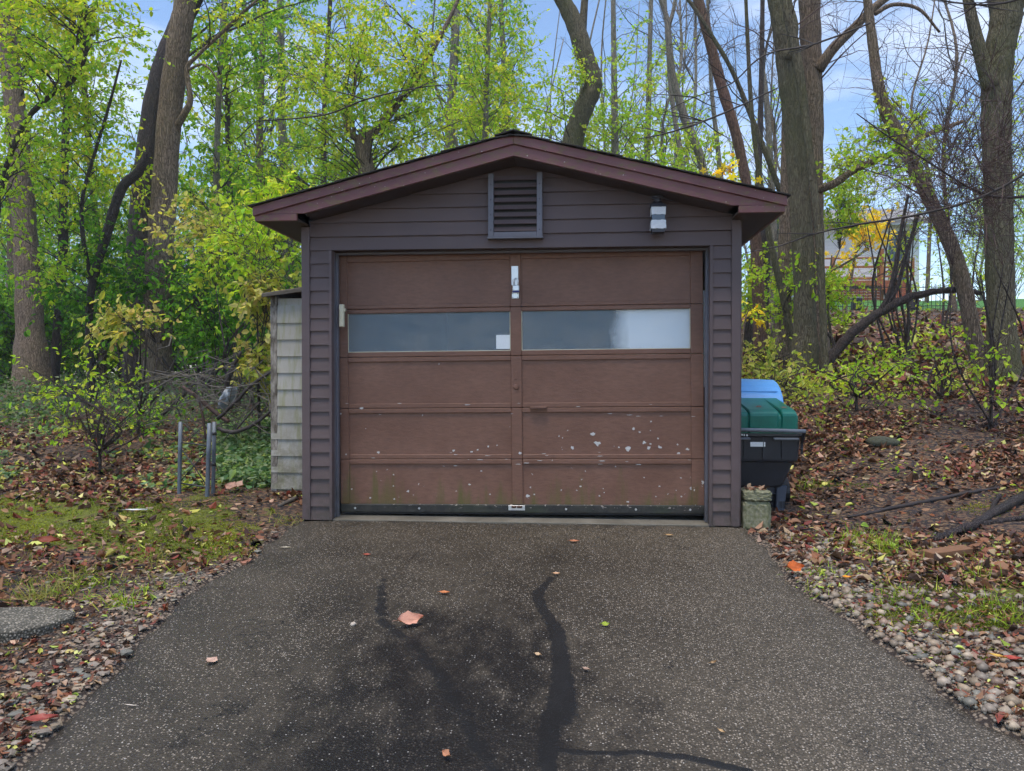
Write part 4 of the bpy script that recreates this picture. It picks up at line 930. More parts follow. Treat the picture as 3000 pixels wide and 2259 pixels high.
tree('curved_tree', 'slim dark stem arching up to the right at the left edge', 4.9, [(-30, 700, 12), (-18, 560, 12), (0, 420, 11), (22, 335, 11), (60, 255, 11), (110, 205, 10), (160, 170, 9), (184, 120, 8), (188, 60, 6), (180, -20, 4)],
     [cr(110, 100, 150, 130, 26, 11, 11, .072, 'yg', ry=1.3), cr(60, 330, 110, 120, 14, 10, 10, .07, 'lime', ry=1), cr(210, 20, 160, 90, 14, 10, 11, .07, 'yg', ry=1.2)], bark='bark_dark')
small = [ # u, base v, top v, lean, w, Y, palette, crown spec
 (118, 800, 20, 40, 22, 10.5, 'mid', 'slender dark tree between the leftmost trunk and the bent tree'),
 (222, 800, 40, -50, 18, 12.0, 'lime', 'slim leaning tree behind the bent tree on the left'),
 (455, 790, -20, 30, 17, 10.0, 'mid', 'slim dark tree just right of the paired trunks'),
 (505, 790, 60, -18, 15, 12.5, 'lime', 'thin upright tree halfway between the paired trunks and the garage'),
 (560, 760, -40, 14, 20, 15.0, 'green', 'thin grey tree above the left eave of the garage'),
 (625, 700, -30, -20, 24, 19.0, 'mid', 'pale straight trunk in the haze above the left roof slope'),
 (690, 600, -30, 25, 14, 14.0, 'yg', 'slender yellow-green tree over the left roof slope'),
 (20, 800, -30, 20, 26, 14.0, 'green', 'dark tree behind the leftmost trunk'),
]
for i, (u, vb, vt, ln, wd, Y, pal, lab) in enumerate(small):
    tr = [(u, vb, wd), (u + ln * .25 + 8 * R(), vb + (vt - vb) * .3, wd * .9), (u + ln * .55 - 8 * R(), vb + (vt - vb) * .6, wd * .75), (u + ln, vt, wd * .6), (u + ln * 1.3, vt - 200, wd * .45)]
    m = 12.0 / (Y + 5.75)
    tree('slender_tree', lab, Y, tr, [cr(u + ln * .6, vt + 120, 150, 150, 26, 11, 11, .085, pal, ry=1.8), cr(u + ln * .3, vt + 400, 140, 150, 26, 11, 11, .085, 'mid', ry=1.6), cr(u, 660, 130, 100, 14, 10, 10, .085, 'green', ry=1.4)], bark=('bark_dark', 'bark_brown', 'bark_pale')[i % 3], nseg=10)
# behind the garage
tree('maple_tree', 'spreading yellow-green tree with dark forked limbs behind the left roof slope', 9.0, [(795, 520, 40), (795, 400, 38), (785, 330, 34), (790, 285, 30)],
     [cr(790, 150, 165, 140, 55, 13, 11, .075, 'yg', ry=1.8, droop=.35), cr(700, 300, 110, 80, 18, 11, 10, .075, 'lime', ry=1.3, droop=.3), cr(910, 250, 110, 100, 20, 11, 10, .07, 'yg', ry=1.3, droop=.3), cr(560, 350, 80, 60, 10, 10, 10, .07, 'lime', ry=1)],
     limbs=[[(790, 300, 24), (822, 270, 20), (858, 225, 18), (900, 170, 14), (950, 80, 11), (985, 10, 8), (1010, -60, 6)], [(788, 310, 18), (755, 285, 14), (745, 245, 9), (762, 210, 7), (772, 150, 5)], [(800, 380, 14), (778, 345, 12), (768, 300, 8), (760, 250, 6)]], bark='bark_brown')
tree('crooked_tree', 'crooked S-bent trunk rising behind the garage ridge', 10.0, [(1215, 520, 50), (1236, 320, 46), (1255, 250, 42), (1278, 195, 42), (1280, 165, 38), (1262, 115, 40), (1243, 55, 38), (1216, 0, 34), (1180, -70, 32), (1150, -260, 26)],
     [cr(1190, 230, 110, 90, 16, 11, 10, .07, 'lime', ry=1.4)], limbs=[[(1256, 90, 20), (1260, 40, 17), (1264, -10, 15), (1275, -120, 12)]], bark='bark_green')
mid = [(960, 560, -40, 30, 26, 17, 'mid', 'pale grey trunk right of the spreading yellow-green tree', 1), (1040, 520, -30, 20, 15, 13, 'yg', 'slim tree with yellow-green leaves left of the garage ridge', 1), (1105, 500, -40, -25, 17, 15, 'lime', 'thin tree straight above the gable ridge', 1),
       (1330, 480, -40, -6, 17, 16, 'lime', 'pale straight trunk just right of the crooked one', 0), (1395, 470, -40, 12, 15, 18, 'yg', 'thin pale trunk above the middle of the right roof slope', 0)]
for u, vb, vt, ln, wd, Y, pal, lab, lf_ in mid:
    tree('slender_tree', lab, Y, [(u, vb, wd), (u + ln * .4, vb * .55, wd * .85), (u + ln * .7, 120, wd * .7), (u + ln, vt, wd * .6), (u + ln * 1.4, -260, wd * .45)],
         [cr(u + ln, 260, 120, 110, 26, 11, 11, .082, pal, ry=1.8), cr(u + ln, 110, 110, 90, 18 if lf_ else 5, 11, 10, .08, pal if lf_ else 'lime', ry=1.6), cr(u, 10, 110, 70, 10 if lf_ else 4, 10, 9 if lf_ else 1, .08, 'mid', ry=1.5)], bark='bark_pale', twig='twig_grey', nseg=10)
# right of the garage
tree('red_barked_tree', 'reddish leaning trunk above the right end of the roof', 9.0, [(1632, 520, 24), (1612, 395, 22), (1590, 290, 22), (1560, 190, 22), (1533, 90, 21), (1508, 0, 21), (1480, -100, 20), (1430, -300, 16)], [cr(1560, 60, 120, 90, 8, 9, 0, thin=1.2, ry=1.2)], bark='bark_red', twig='twig_red', nseg=12)
tree('green_stem', 'thin green stem curving up across the reddish leaning trunk', 8.4, [(1735, 600, 13), (1700, 460, 12), (1665, 360, 12), (1622, 250, 11), (1580, 150, 10), (1530, 65, 9), (1480, -10, 8), (1400, -110, 6)], [cr(1540, 100, 90, 90, 6, 8, 0, ry=1)], bark='bark_green', nseg=8)
tree('forked_tree', 'pale trunk forking near the top, left of the reddish trunk', 11.0, [(1530, 470, 20), (1516, 350, 18), (1482, 260, 18), (1455, 170, 15), (1446, 100, 14), (1440, 40, 12), (1425, -10, 10), (1400, -120, 8)], [cr(1450, 60, 80, 80, 7, 9, 0, ry=1), cr(1470, 330, 90, 60, 10, 10, 9, .075, 'lime', ry=1)], limbs=[[(1444, 60, 9), (1455, 20, 8), (1462, -30, 7), (1475, -150, 5)]], bark='bark_pale', twig='twig_grey', nseg=10)
for u, vb, wd, ln, lab in [(1490, 480, 13, -50, 'slim bare trunk between the forked pale trunk and the reddish one'), (1672, 520, 15, -22, 'short broken trunk beside the right eave'), (1565, 480, 12, -34, 'faint thin trunk behind the reddish leaning one')]:
    tree('bare_tree', lab, 12.0 + 3 * R(), [(u, vb, wd), (u + ln * .4, 330, wd * .9), (u + ln * .8, 200, wd * .75)] + ([(u + ln, 60, wd * .6), (u + ln * 1.2, -120, wd * .5)] if 'broken' not in lab else [(u + ln, 150, wd * .3)]), [cr(u + ln, 150, 70, 110, 7, 8, 0, ry=1), cr(u, 360, 70, 60, 5, 8, 8, .08, 'lime', ry=1)], bark='bark_pale', twig='twig_grey', nseg=8)
tree('twin_tree', 'big green-brown trunk, left half of the twin right of the garage', 6.5, [(1735, 815, 56), (1738, 700, 48), (1730, 500, 44), (1716, 300, 42), (1702, 170, 42), (1690, 70, 40), (1676, 0, 36), (1655, -120, 38), (1640, -400, 30)],
     [cr(1690, 20, 150, 110, 10, 9, 0, thin=1.2, ry=1.6)], limbs=[[(1700, 130, 22, -.12), (1714, 60, 22, -.1), (1700, 0, 20, 0), (1692, -100, 18, 0)]], bark='bark_green', twig='twig_red')
tree('twin_tree', 'big dark brown trunk, right half of the twin right of the garage', 6.9, [(1768, 820, 52), (1764, 700, 42), (1760, 560, 38), (1756, 400, 40), (1756, 250, 44), (1752, 120, 44), (1748, 0, 44), (1742, -120, 48), (1730, -400, 38)],
     [cr(1850, 60, 150, 120, 12, 9, 0, thin=1.2, ry=1.6)], limbs=[[(1768, 150, 26, -.1), (1800, 105, 22, -.2), (1845, 60, 19, -.2), (1890, 15, 17, -.2), (1950, -30, 14, -.2)], [(1770, 410, 18, -.2), (1805, 395, 17, -.4), (1850, 365, 15, -.5), (1930, 330, 13, -.5), (2000, 292, 11, -.5), (2080, 262, 8, -.5)]], bark='bark_brown', twig='twig_red')
tree('mossy_stem', 'slender mossy green stem climbing in front of the twin trunks', 6.0, [(1782, 800, 17), (1776, 650, 15), (1766, 480, 16), (1748, 330, 17), (1733, 200, 18), (1715, 90, 20), (1700, 20, 18), (1690, -90, 16)], [], bark='bark_green', nseg=10)
for u, u2, wd, Y, bk, lab in [(1690, 1696, 36, 8.2, 'bark_brown', 'straight brown trunk close behind the right eave'), (1640, 1648, 34, 9.5, 'bark_dark', 'dark broken trunk showing under the right eave'), (1722, 1668, 16, 7.4, 'bark_green', 'thin green stem leaning left under the right eave'), (1614, 1630, 20, 10.5, 'bark_dark', 'dark slim trunk hard against the right garage wall')]:
    tree('woodland_tree', lab, Y, [(u, 800, wd), (u * .6 + u2 * .4, 680, wd * .95), (u2, 540, wd * .85), (u2 + (u2 - u) * .4, 420, wd * .7)] + ([] if 'broken' in lab else [(u2 + (u2 - u) * .8, 250, wd * .6), (u2 + (u2 - u), 60, wd * .5), (u2 + (u2 - u) * 1.2, -200, wd * .4)]), [cr(u, 620, 50, 110, 9, 9, 10, .075, 'lime', ry=1)], bark=bk, nseg=10)
tree('curved_trunk_tree', 'grey-green trunk curving up to the left near the right edge', 6.0, [(2122, 830, 30), (2098, 700, 32), (2082, 620, 33), (2058, 540, 32), (2022, 460, 30), (1978, 370, 28), (1945, 300, 27), (1915, 245, 26), (1897, 180, 22), (1886, 100, 20), (1874, 0, 18), (1864, -120, 16), (1850, -300, 12)],
     [cr(1950, 150, 150, 150, 11, 9, 0, ry=1.6, thick=.7), cr(1900, 320, 80, 90, 16, 10, 9, .07, 'lime', ry=1.2)], limbs=[[(1930, 272, 12), (1912, 252, 8), (1906, 246, 5)], [(1890, 30, 10), (1930, 10, 9), (1985, 20, 7), (2030, 70, 5)]], bark='bark_brown', twig='twig_red')
tree('big_right_tree', 'thick olive-brown forked trunk at the right edge', 5.2, [(2166, 830, 62), (2162, 700, 58), (2158, 550, 56), (2154, 400, 56), (2150, 250, 58), (2156, 130, 58), (2172, 40, 60), (2190, -60, 66), (2210, -300, 52)],
     [cr(2110, 260, 130, 160, 14, 10, 0, ry=1.5, thick=.7), cr(2080, 60, 150, 120, 8, 9, 0, ry=1.5, thick=.7)], limbs=[[(2140, 190, 36, -.1), (2122, 130, 30, -.1), (2104, 60, 25, -.1), (2090, -10, 22, -.1), (2075, -140, 18, 0)], [(2165, 150, 20, .1), (2150, 60, 17, .3), (2140, 0, 14, .3), (2120, -80, 10, .3)]], bark='bark_green', twig='twig_red')
def fallen(name, label, pts, Y, mat, parent=None, sub=(), cat='branch', n=9, ground=False):
    P = []; Rr = []
    for q in pts:
        p = ground_hit(q[0] * K, q[1] * K) if ground else wpos(q[0], q[1], Y + (q[3] if len(q) > 3 else 0)); r_ = q[2] * K / 2 * mpp(p)
        if ground: p = np.array([p[0], p[1], terrain(p[0], p[1]) + r_ * .7 + (q[3] if len(q) > 3 else 0)])
        P.append(p); Rr.append(r_)
    c = catmull(np.hstack([P, np.array(Rr)[:, None]]), 6); c[1:-1, :3] += RS.randn(len(c) - 2, 3) * c[1:-1, 3:4] * .12
    g = Geo(); g.add(*tube(c[:, :3], c[:, 3], n)); b = c[0, :3]
    if not sub: return tag(gobj(name, g, M[mat], None, b, True), label, cat)
    B = empty(name, b, label, cat); gobj('main_stem', g, M[mat], B, None, True)
    for s in sub:
        P = np.array([(ground_hit(q[0] * K, q[1] * K) + (0, 0, .02)) if ground else wpos(q[0], q[1], Y + (q[3] if len(q) > 3 else 0)) for q in s]); rr = np.array([q[2] * K / 2 * mpp(p) for q, p in zip(s, P)])
        c2 = catmull(np.hstack([P, rr[:, None]]), 5); g = Geo(); g.add(*tube(c2[:, :3], c2[:, 3], 7)); gobj('side_branch', g, M[mat], B, None, True)
    return B
fallen('leaning_log', 'dark fallen trunk arching from the twin trunks towards the right', [(1765, 815, 22), (1800, 765, 23), (1840, 722, 22), (1890, 682, 20), (1950, 648, 18), (2010, 632, 15), (2075, 626, 13), (2120, 634, 10)], 6.1, 'bark_dark', sub=[[(1895, 680, 13), (1918, 640, 11), (1935, 575, 10), (1946, 500, 8), (1962, 420, 6)], [(1908, 672, 11), (1938, 620, 9), (1960, 540, 8), (1985, 460, 6)], [(1790, 790, 10), (1800, 740, 8), (1772, 705, 6)]], cat='log')
# long thin twigs hanging into the view from the right
for i, (lab, pts, Y) in enumerate([
    ('long drooping bare branch reaching from the right edge to the garage corner', [(2260, 345, 10), (2150, 412, 9), (2060, 445, 8), (1960, 468, 7), (1860, 484, 6), (1760, 505, 5), (1680, 532, 4), (1610, 546, 2)], 2.2),
    ('bare branch with sharp bend crossing the thick forked trunk', [(2270, 410, 9), (2210, 424, 9), (2140, 424, 8), (2080, 398, 7), (1990, 340, 6), (1920, 296, 5), (1850, 245, 3)], 2.6),
    ('thin bare branch sweeping across the sky left of the twin trunks', [(1680, 190, 4), (1600, 228, 5), (1520, 262, 6), (1440, 288, 5), (1380, 300, 3)], 5.0),
    ('straight bare twig crossing the sky above the crooked trunk', [(1880, 50, 5), (1760, 95, 6), (1650, 120, 5), (1580, 180, 4), (1500, 210, 3), (1430, 245, 2)], 4.6),
    ('bare branch at the top right running under the sky', [(2260, -20, 7), (2170, 6, 7), (2110, 10, 6), (2040, 2, 5), (1990, -10, 4)], 3.0),
    ('leafy bare branch across the left roof slope sky', [(560, 262, 4), (700, 248, 5), (790, 215, 5), (900, 190, 4), (1010, 180, 2)], 6.6)]):
    sub = []
    for j in range(7):
        q = pts[1 + RS.randint(len(pts) - 2)]; dx, dy = 40 + 60 * R(), -30 + 70 * R(); sg = -1 if R() < .8 else 1
        sub.append([(q[0], q[1], 3), (q[0] + sg * dx * .5, q[1] + dy * .6, 2.3, .1 * RS.randn()), (q[0] + sg * dx, q[1] + dy, 1.3, .2 * RS.randn())])
    fallen('bare_branch', lab, [(q[0], q[1], q[2] * .72) for q in pts], Y, 'twig', sub=sub, n=7)

# yellow maple saplings, small shrubs
tree('maple_sapling', 'sapling with big yellow leaves above the right end of the roof', 6.6, [(1585, 560, 6), (1575, 470, 5), (1560, 380, 3)], [cr(1560, 365, 42, 26, 6, 3, 2, .13, 'maple', shape=MAPLE, ry=.4, twl=.3)], cat='sapling', nseg=7)
tree('maple_sapling', 'sapling with big yellow leaves against the right garage wall', 5.0, [(1600, 790, 6), (1605, 720, 5), (1612, 680, 3)], [cr(1628, 675, 38, 24, 6, 3, 2, .11, 'maple', shape=MAPLE, ry=.4, twl=.3)], cat='sapling', nseg=7)
tree('maple_tree', 'golden maple in front of the white house on the hill', 19.0, [(1820, 700, 9), (1835, 620, 8), (1850, 540, 6), (1870, 500, 5)], [cr(1885, 505, 60, 18, 13, 6, 5, .15, 'maple', shape=MAPLE, ry=1.2), cr(1830, 555, 34, 14, 4, 5, 4, .14, 'maple', shape=MAPLE, ry=1), cr(1880, 440, 60, 50, 6, 5, 4, .15, 'maple', shape=MAPLE, ry=1.2)], nseg=8)
def shrub(label, Y, u, vb, H, n, crowns, bk='bark_dark', group=None, name='shrub', twig='twig'):
    return tree(name, label, Y, [(u, vb, 6), (u + 8 * RS.randn(), vb - H * .4, 5), (u + 14 * RS.randn(), vb - H * .8, 3)], crowns, bark=bk, cat='shrub', group=group, nseg=7, twig=twig, limbs=[[(u + 6 * RS.randn(), vb - 4, 5), (u + 40 * RS.randn(), vb - H * .4, 4, .2 * RS.randn()), (u + 55 * RS.randn(), vb - H * .85, 2, .3 * RS.randn())] for _ in range(n)])
shrub('pale yellow-leaved shrub hanging over the left wall of the shed', 2.6, 560, 900, 260, 4, [cr(585, 620, 70, 90, 20, 6, 8, .08, 'pale', shape=OVAL, ry=.5, droop=.5, twl=.32), cr(575, 770, 50, 90, 14, 6, 8, .08, 'pale', shape=OVAL, ry=.4, droop=.5, twl=.3), cr(560, 480, 90, 60, 14, 7, 8, .075, 'lime', shape=OVAL, ry=.6, droop=.4)])
shrub('shrub with pale yellow sprays in front of the paired trunks', 2.9, 300, 900, 230, 4, [cr(265, 690, 110, 40, 11, 6, 7, .08, 'pale', shape=OVAL, ry=.5, droop=.4, twl=.35), cr(230, 800, 120, 70, 6, 5, 6, .055, 'lime', shape=OVAL, ry=.5)])
shrub('green leafy shrub at the foot of the leftmost trunks', 2.0, 215, 950, 140, 6, [cr(215, 860, 120, 70, 10, 6, 6, .055, 'lime', shape=OVAL, ry=.8), cr(330, 900, 80, 45, 6, 6, 7, .05, 'mid', shape=OVAL, ry=.5)])
shrub('bare reddish twiggy shrub on the leaf litter left of the gate frame', 1.2, 215, 975, 110, 9, [cr(215, 925, 55, 45, 16, 6, 1, .045, 'lime', ry=.3, twl=.25)], twig='twig_red')
shrub('yellow-green shrub beside the left eave of the garage', 4.2, 510, 880, 300, 5, [cr(500, 560, 110, 100, 15, 7, 8, .068, 'lime', shape=OVAL, ry=.8, droop=.35), cr(430, 470, 70, 60, 14, 8, 9, .075, 'pale', shape=OVAL, ry=.6, droop=.3), cr(610, 440, 70, 45, 16, 9, 9, .075, 'yg', ry=.7)])
shrub('tall green shrub behind the yellow one left of the garage', 6.0, 440, 880, 330, 5, [cr(470, 650, 130, 120, 30, 10, 11, .08, 'green', ry=1), cr(250, 600, 140, 140, 26, 10, 11, .08, 'green', ry=1)])
shrub('low olive-leaved shrub on the bank just above the bins', 2.6, 1665, 880, 90, 6, [cr(1685, 845, 75, 34, 14, 6, 7, .06, 'olive', shape=OVAL, ry=.5)])
shrub('low yellow-green shrub right of the olive one on the bank', 3.6, 1850, 860, 80, 6, [cr(1850, 838, 110, 28, 10, 6, 6, .055, 'lime', shape=OVAL, ry=1.2)])
shrub('sparse lime-leaved shrub below the curved trunk on the bank', 3.9, 2030, 860, 90, 6, [cr(2040, 815, 110, 40, 9, 6, 6, .055, 'lime', shape=OVAL, ry=1.2)])
shrub('yellow-green shrub at the foot of the twin trunks', 5.4, 1690, 840, 90, 5, [cr(1660, 800, 60, 36, 14, 7, 8, .07, 'olive', ry=.8)])
shrub('green-leaved sapling clump in front of the house fence', 10.0, 1800, 760, 260, 5, [cr(1835, 400, 60, 100, 34, 9, 10, .075, 'lime', ry=1), cr(1800, 640, 40, 80, 16, 8, 9, .08, 'lime', ry=.8)], bk='bark_green')
shrub('dark-stemmed bush with few leaves at the right edge', 2.6, 2140, 930, 420, 5, [cr(2120, 800, 60, 110, 10, 7, 3, .06, 'lime', ry=.5), cr(2060, 400, 150, 130, 30, 12, 0, ry=.9, twl=.5, thick=.6), cr(2150, 280, 120, 120, 20, 12, 0, ry=.8, twl=.5, thick=.6), cr(2000, 180, 160, 110, 16, 12, 0, ry=.8, twl=.5, thick=.6)], twig='twig_red')
shrub('tangle of bare reddish twigs between the twin trunks and the curved trunk', 7.5, 1960, 800, 420, 7, [cr(1960, 330, 150, 140, 34, 12, 0, ry=1, twl=.7, thick=.6), cr(1990, 540, 90, 90, 8, 8, 4, .07, 'lime', ry=1)], twig='twig_red')
for i in range(9):
    u = 1880 + i * 36 + 14 * RS.randn(); tree('bare_sapling', 'thin bare upright sapling on the leafy slope below the house', 9 + 5 * R(), [(u, 850, 8), (u + 6 * RS.randn(), 740, 6), (u + 12 * RS.randn(), 620, 4), (u + 20 * RS.randn(), 480, 2.5)], [cr(u, 600, 40, 90, 5, 5, 2, .07, 'lime', ry=.5)], cat='sapling', group='bare saplings on the slope below the house', nseg=6, bark='bark_dark', twig='twig_red')

# brush pile left of the shed
piles = [
 ('dead branch with a broken orange end in the brush pile', [(395, 835, 8), (430, 862, 9), (468, 893, 10), (495, 912, 9)], 2.0, 'twig_red', [[(430, 862, 6), (438, 900, 6), (445, 950, 5)]]),
 ('dark stick leaning up in front of the grey tarp', [(470, 905, 8), (505, 872, 8), (545, 830, 7), (590, 800, 5)], 1.85, 'twig', [[(505, 872, 4), (520, 835, 3), (512, 800, 2)]]),
 ('upright dark stick behind the grey tarp', [(478, 880, 10), (488, 835, 12), (500, 800, 11), (520, 760, 7)], 2.3, 'twig', [[(488, 830, 6), (470, 810, 4)]]),
 ('low curved branch lying on the ground cover by the shed', [(470, 925, 9), (505, 934, 10), (545, 918, 8), (590, 885, 6)], 1.7, 'twig', [[(505, 934, 5), (530, 905, 4), (560, 870, 3)], [(545, 918, 4), (580, 925, 3)]]),
 ('thin mossy stick lying level across the brush pile', [(300, 830, 5), (370, 815, 6), (430, 810, 6), (500, 818, 5), (560, 812, 3)], 2.5, 'bark_green', []),
 ('dark dead limb sloping to the left in the brush pile', [(340, 905, 7), (380, 870, 8), (410, 838, 8), (440, 815, 6)], 2.6, 'twig', [[(380, 870, 4), (390, 900, 3)]]),
]
for lab, pts, Y, mt, sub in piles: fallen('dead_branch', lab, pts, Y, mt, sub=sub)
def brush():
    g = Geo()
    for i in range(150):
        c = wpos(490 + 70 * RS.randn(), 850 + 38 * RS.randn(), 2.2 + .35 * RS.randn()); d = unit(RS.randn(3) * np.array([1, .5, .7])); L = .25 + .5 * R(); p = np.array([c - d * L / 2, c + RS.randn(3) * .04, c + d * L / 2]); p[:, 2] = np.maximum(p[:, 2], terrain(p[:, 0], p[:, 1]) + .01); V, Q, T = tube(p, np.array([1, .8, .5]) * (.003 + .004 * R()), 4, False); g.add(V, Q)
    tag(gobj('brush_twigs', g, M['twig_grey'], None, wpos(490, 900, 2.2)), 'tangle of fine dead twigs in the brush pile by the shed', 'twigs', None, 'stuff')
brush()
def tarp():
    c = wpos(490, 860, 2.15); g = Geo(); n, m = 14, 9; P = []
    for i in range(n):
        for j in range(m):
            a, b = i / (n - 1) * 2 - 1, j / (m - 1) * 2 - 1; x = .075 * b * (1 - .35 * abs(a)) + .05 * a; z = .11 * a * 1.05; y = -.10 * (1 - b * b) * (1 - a * a * .6) + .02 * math.sin(7 * b + 3 * a) + .015 * RS.randn() * .6
            P.append((c[0] + x, c[1] + y, c[2] + z))
    i = np.arange(n - 1)[:, None] * m + np.arange(m - 1)[None]; Q = np.stack([i, i + 1, i + m + 1, i + m], -1).reshape(-1, 4); g.add(P, Q)
    P2 = np.array(P) + (0, .03, 0); P2[:, 1] = c[1] + .04; g.add(P2, Q[:, ::-1])
    tag(gobj('plastic_sheet', g, M['tarp'], None, c, True), 'crumpled blue-grey plastic sheet caught in the brush pile', 'tarp')
tarp()
# sticks on the ground to the right
fallen('stick', 'thin curved stick lying on the gravel before the concrete block', [(1612, 1138, 3), (1640, 1147, 4), (1690, 1150, 4), (1760, 1142, 3), (1830, 1137, 3)], 0, 'twig', ground=True)
fallen('stick', 'long straight dark stick lying across the soil bank', [(1830, 1122, 5), (1920, 1104, 8), (2010, 1086, 9), (2090, 1070, 8), (2160, 1052, 6)], 0, 'twig', ground=True)
fallen('forked_log', 'dark wet forked limb lying on the soil at the right edge', [(2018, 1170, 14), (2060, 1155, 18), (2110, 1140, 19), (2150, 1112, 20), (2212, 1078, 22), (2280, 1050, 22)], 0, 'bark_dark', sub=[[(2110, 1140, 12), (2160, 1132, 12), (2240, 1120, 11)], [(2140, 1118, 11), (2148, 1092, 10), (2160, 1075, 9)]], ground=True, cat='log')
fallen('stick', 'pale thin branch arching over the bank at the right edge', [(2090, 1030, 3), (2140, 1012, 4), (2190, 1012, 4), (2260, 1020, 4)], 0, 'twig_grey', ground=True)
fallen('stick', 'reddish stick lying low on the bank near the right edge', [(2060, 1075, 3), (2110, 1040, 3), (2170, 1000, 3)], 0, 'twig_red', ground=True)
fallen('stick', 'short pale broken stick on the leaf litter before the shed', [(602, 1098, 8), (625, 1090, 9), (642, 1082, 8)], 0, 'twig_grey', ground=True)

# ================================================================ HOUSE ON THE HILL
def house():
    YH = 33.0; DY = 29.6
    H = empty('hill_house', wpos(1850, 640, YH), 'white sided house with dark patio door on the hill', 'house')
    x0, x1 = wpos(1740, 600, YH)[0], wpos(1985, 600, YH)[0]; zb, zt = 4.3, 8.3
    box('wall', x0, x1, YH, YH + 7, zb, zt, M['house_white'], H, 0)
    for i in range(30):
        z = zb + .9 + i * .165
        if z > zt - .2: break
        prism('siding_board', [(YH - .03, z), (YH - .002, z), (YH - .002, z + .168), (YH - .008, z + .168)], x0, x1, M['house_white'], H, 0, 'x')
    prism('roof', [(YH - .6, zt - .1), (YH + 3.5, zt + 1.2), (YH + 7.6, zt - .1), (YH + 7.6, zt + .12), (YH + 3.5, zt + 1.45), (YH - .6, zt + .12)], x0 - .5, x1 + .5, M['roof_grey'], H, 0, 'x')
    a, b = wpos(1918, 500, YH), wpos(1962, 604, YH)
    wdw = box('patio_door', a[0], b[0], YH - .06, YH - .02, b[2], a[2], M['dark_window'], H, 0); box('door_frame', a[0] - .1, a[0] - .005, YH - .08, YH - .02, b[2], a[2] + .1, M['house_white'], wdw, 0); box('door_frame', b[0] + .005, b[0] + .1, YH - .08, YH - .02, b[2], a[2] + .1, M['house_white'], wdw, 0)
    D_ = empty('timber_deck', wpos(1850, 650, DY), 'orange-brown timber deck with railing and steps below the white house', 'deck')
    fx0, fx1 = wpos(1755, 600, DY)[0], wpos(1958, 600, DY)[0]; zf = wpos(1850, 607, DY)[2]; zr_ = wpos(1850, 556, DY)[2]; zmid = wpos(1850, 577, DY)[2]; zg = float(terrain(fx0, DY, False))
    for i in range(8): box('floor_board', fx0, fx1, DY + .02 + i * .4, DY + .40 + i * .4, zf - .05, zf, M['cedar'], D_, .01)
    box('rim_board', fx0, fx1, DY - .06, DY, zf - .22, zf + .01, M['cedar'], D_, .01)
    rx1 = wpos(1908, 600, DY)[0]
    box('top_rail', fx0, rx1, DY - .06, DY + .08, zr_ - .06, zr_, M['cedar'], D_, .01); box('middle_rail', fx0, rx1, DY - .03, DY + .01, zmid - .05, zmid + .05, M['cedar'], D_, .01); box('bottom_rail', fx0, rx1, DY - .03, DY + .01, zf + .06, zf + .16, M['cedar'], D_, .01)
    for u in (1762, 1799, 1904): x = wpos(u, 600, DY)[0]; box('post', x - .07, x + .07, DY - .10, DY + .04, zg, zr_ + (.35 if u == 1904 else .02), M['cedar'], D_, .01)
    for i in range(5): z = zg - .1 + i * (zf - .24 - zg) / 5; box('skirt_board', fx0, rx1, DY - .02, DY + .02, z, z + (zf - .24 - zg) / 5 - .015, M['cedar_red'], D_, .006)
    sx0, sx1 = wpos(1900, 620, DY - .3)[0], wpos(1962, 620, DY - .3)[0]
    for i in range(5): box('step', sx0 + .05, sx1, DY - .4 - i * .3, DY - .08 - i * .3, zf - .2 * (i + 1) - .05, zf - .2 * (i + 1), M['cedar'], D_, .01); box('riser', sx0 + .05, sx1, DY - .1 - i * .3, DY - .07 - i * .3, zf - .2 * (i + 1), zf - .2 * i - .05, M['cedar_red'], D_, .006)
    for i in range(4): z = zf + .15 + i * .2; box('stair_rail', sx0 + .1, sx1 + .4, DY + .1, DY + .14, z, z + .09, M['cedar'], D_, .006)
    for x in (sx0 + .1, sx1 + .35): box('stair_post', x - .05, x + .05, DY + .05, DY + .17, zf, zf + 1.0, M['cedar'], D_, .006)
    FY = 24.2; f0, f1 = wpos(1775, 660, FY)[0], wpos(2110, 660, FY)[0]; Fn = empty('iron_fence', ((f0 + f1) / 2, FY, terrain((f0 + f1) / 2, FY, False)), 'black iron picket fence along the lawn below the house', 'fence')
    n = int((f1 - f0) / .15)
    zf0 = lambda x: float(terrain(x, FY, False))
    for i in range(n):
        x = f0 + i * .15; g = Geo(); g.add(*tube([(x, FY, zf0(x) - .05), (x, FY, zf0(x) + .92)], .011, 5)); gobj('picket', g, M['iron'], Fn)
    for h in (.12, .80): tube_obj('rail', [(x, FY, zf0(x) + h) for x in np.linspace(f0, f1, 12)], .014, M['iron'], Fn, 6, False)
    for u, lab in ((1850, 'black box with pale top before the iron fence, nearer the twin trunks'), (1972, 'black box with pale top before the iron fence, under the curved trunk')):
        x = wpos(u, 670, FY - .4)[0]; z = zf0(x); Bx = empty('utility_box', (x, FY - .4, z), lab, 'box'); rough_block('case', x, FY - .4, .16, .16, z - .05, z + .36, M['iron'], Bx, 3, .004); rough_block('lid', x, FY - .4, .175, .175, z + .361, z + .43, M['tarp'], Bx, 4, .004)
house()

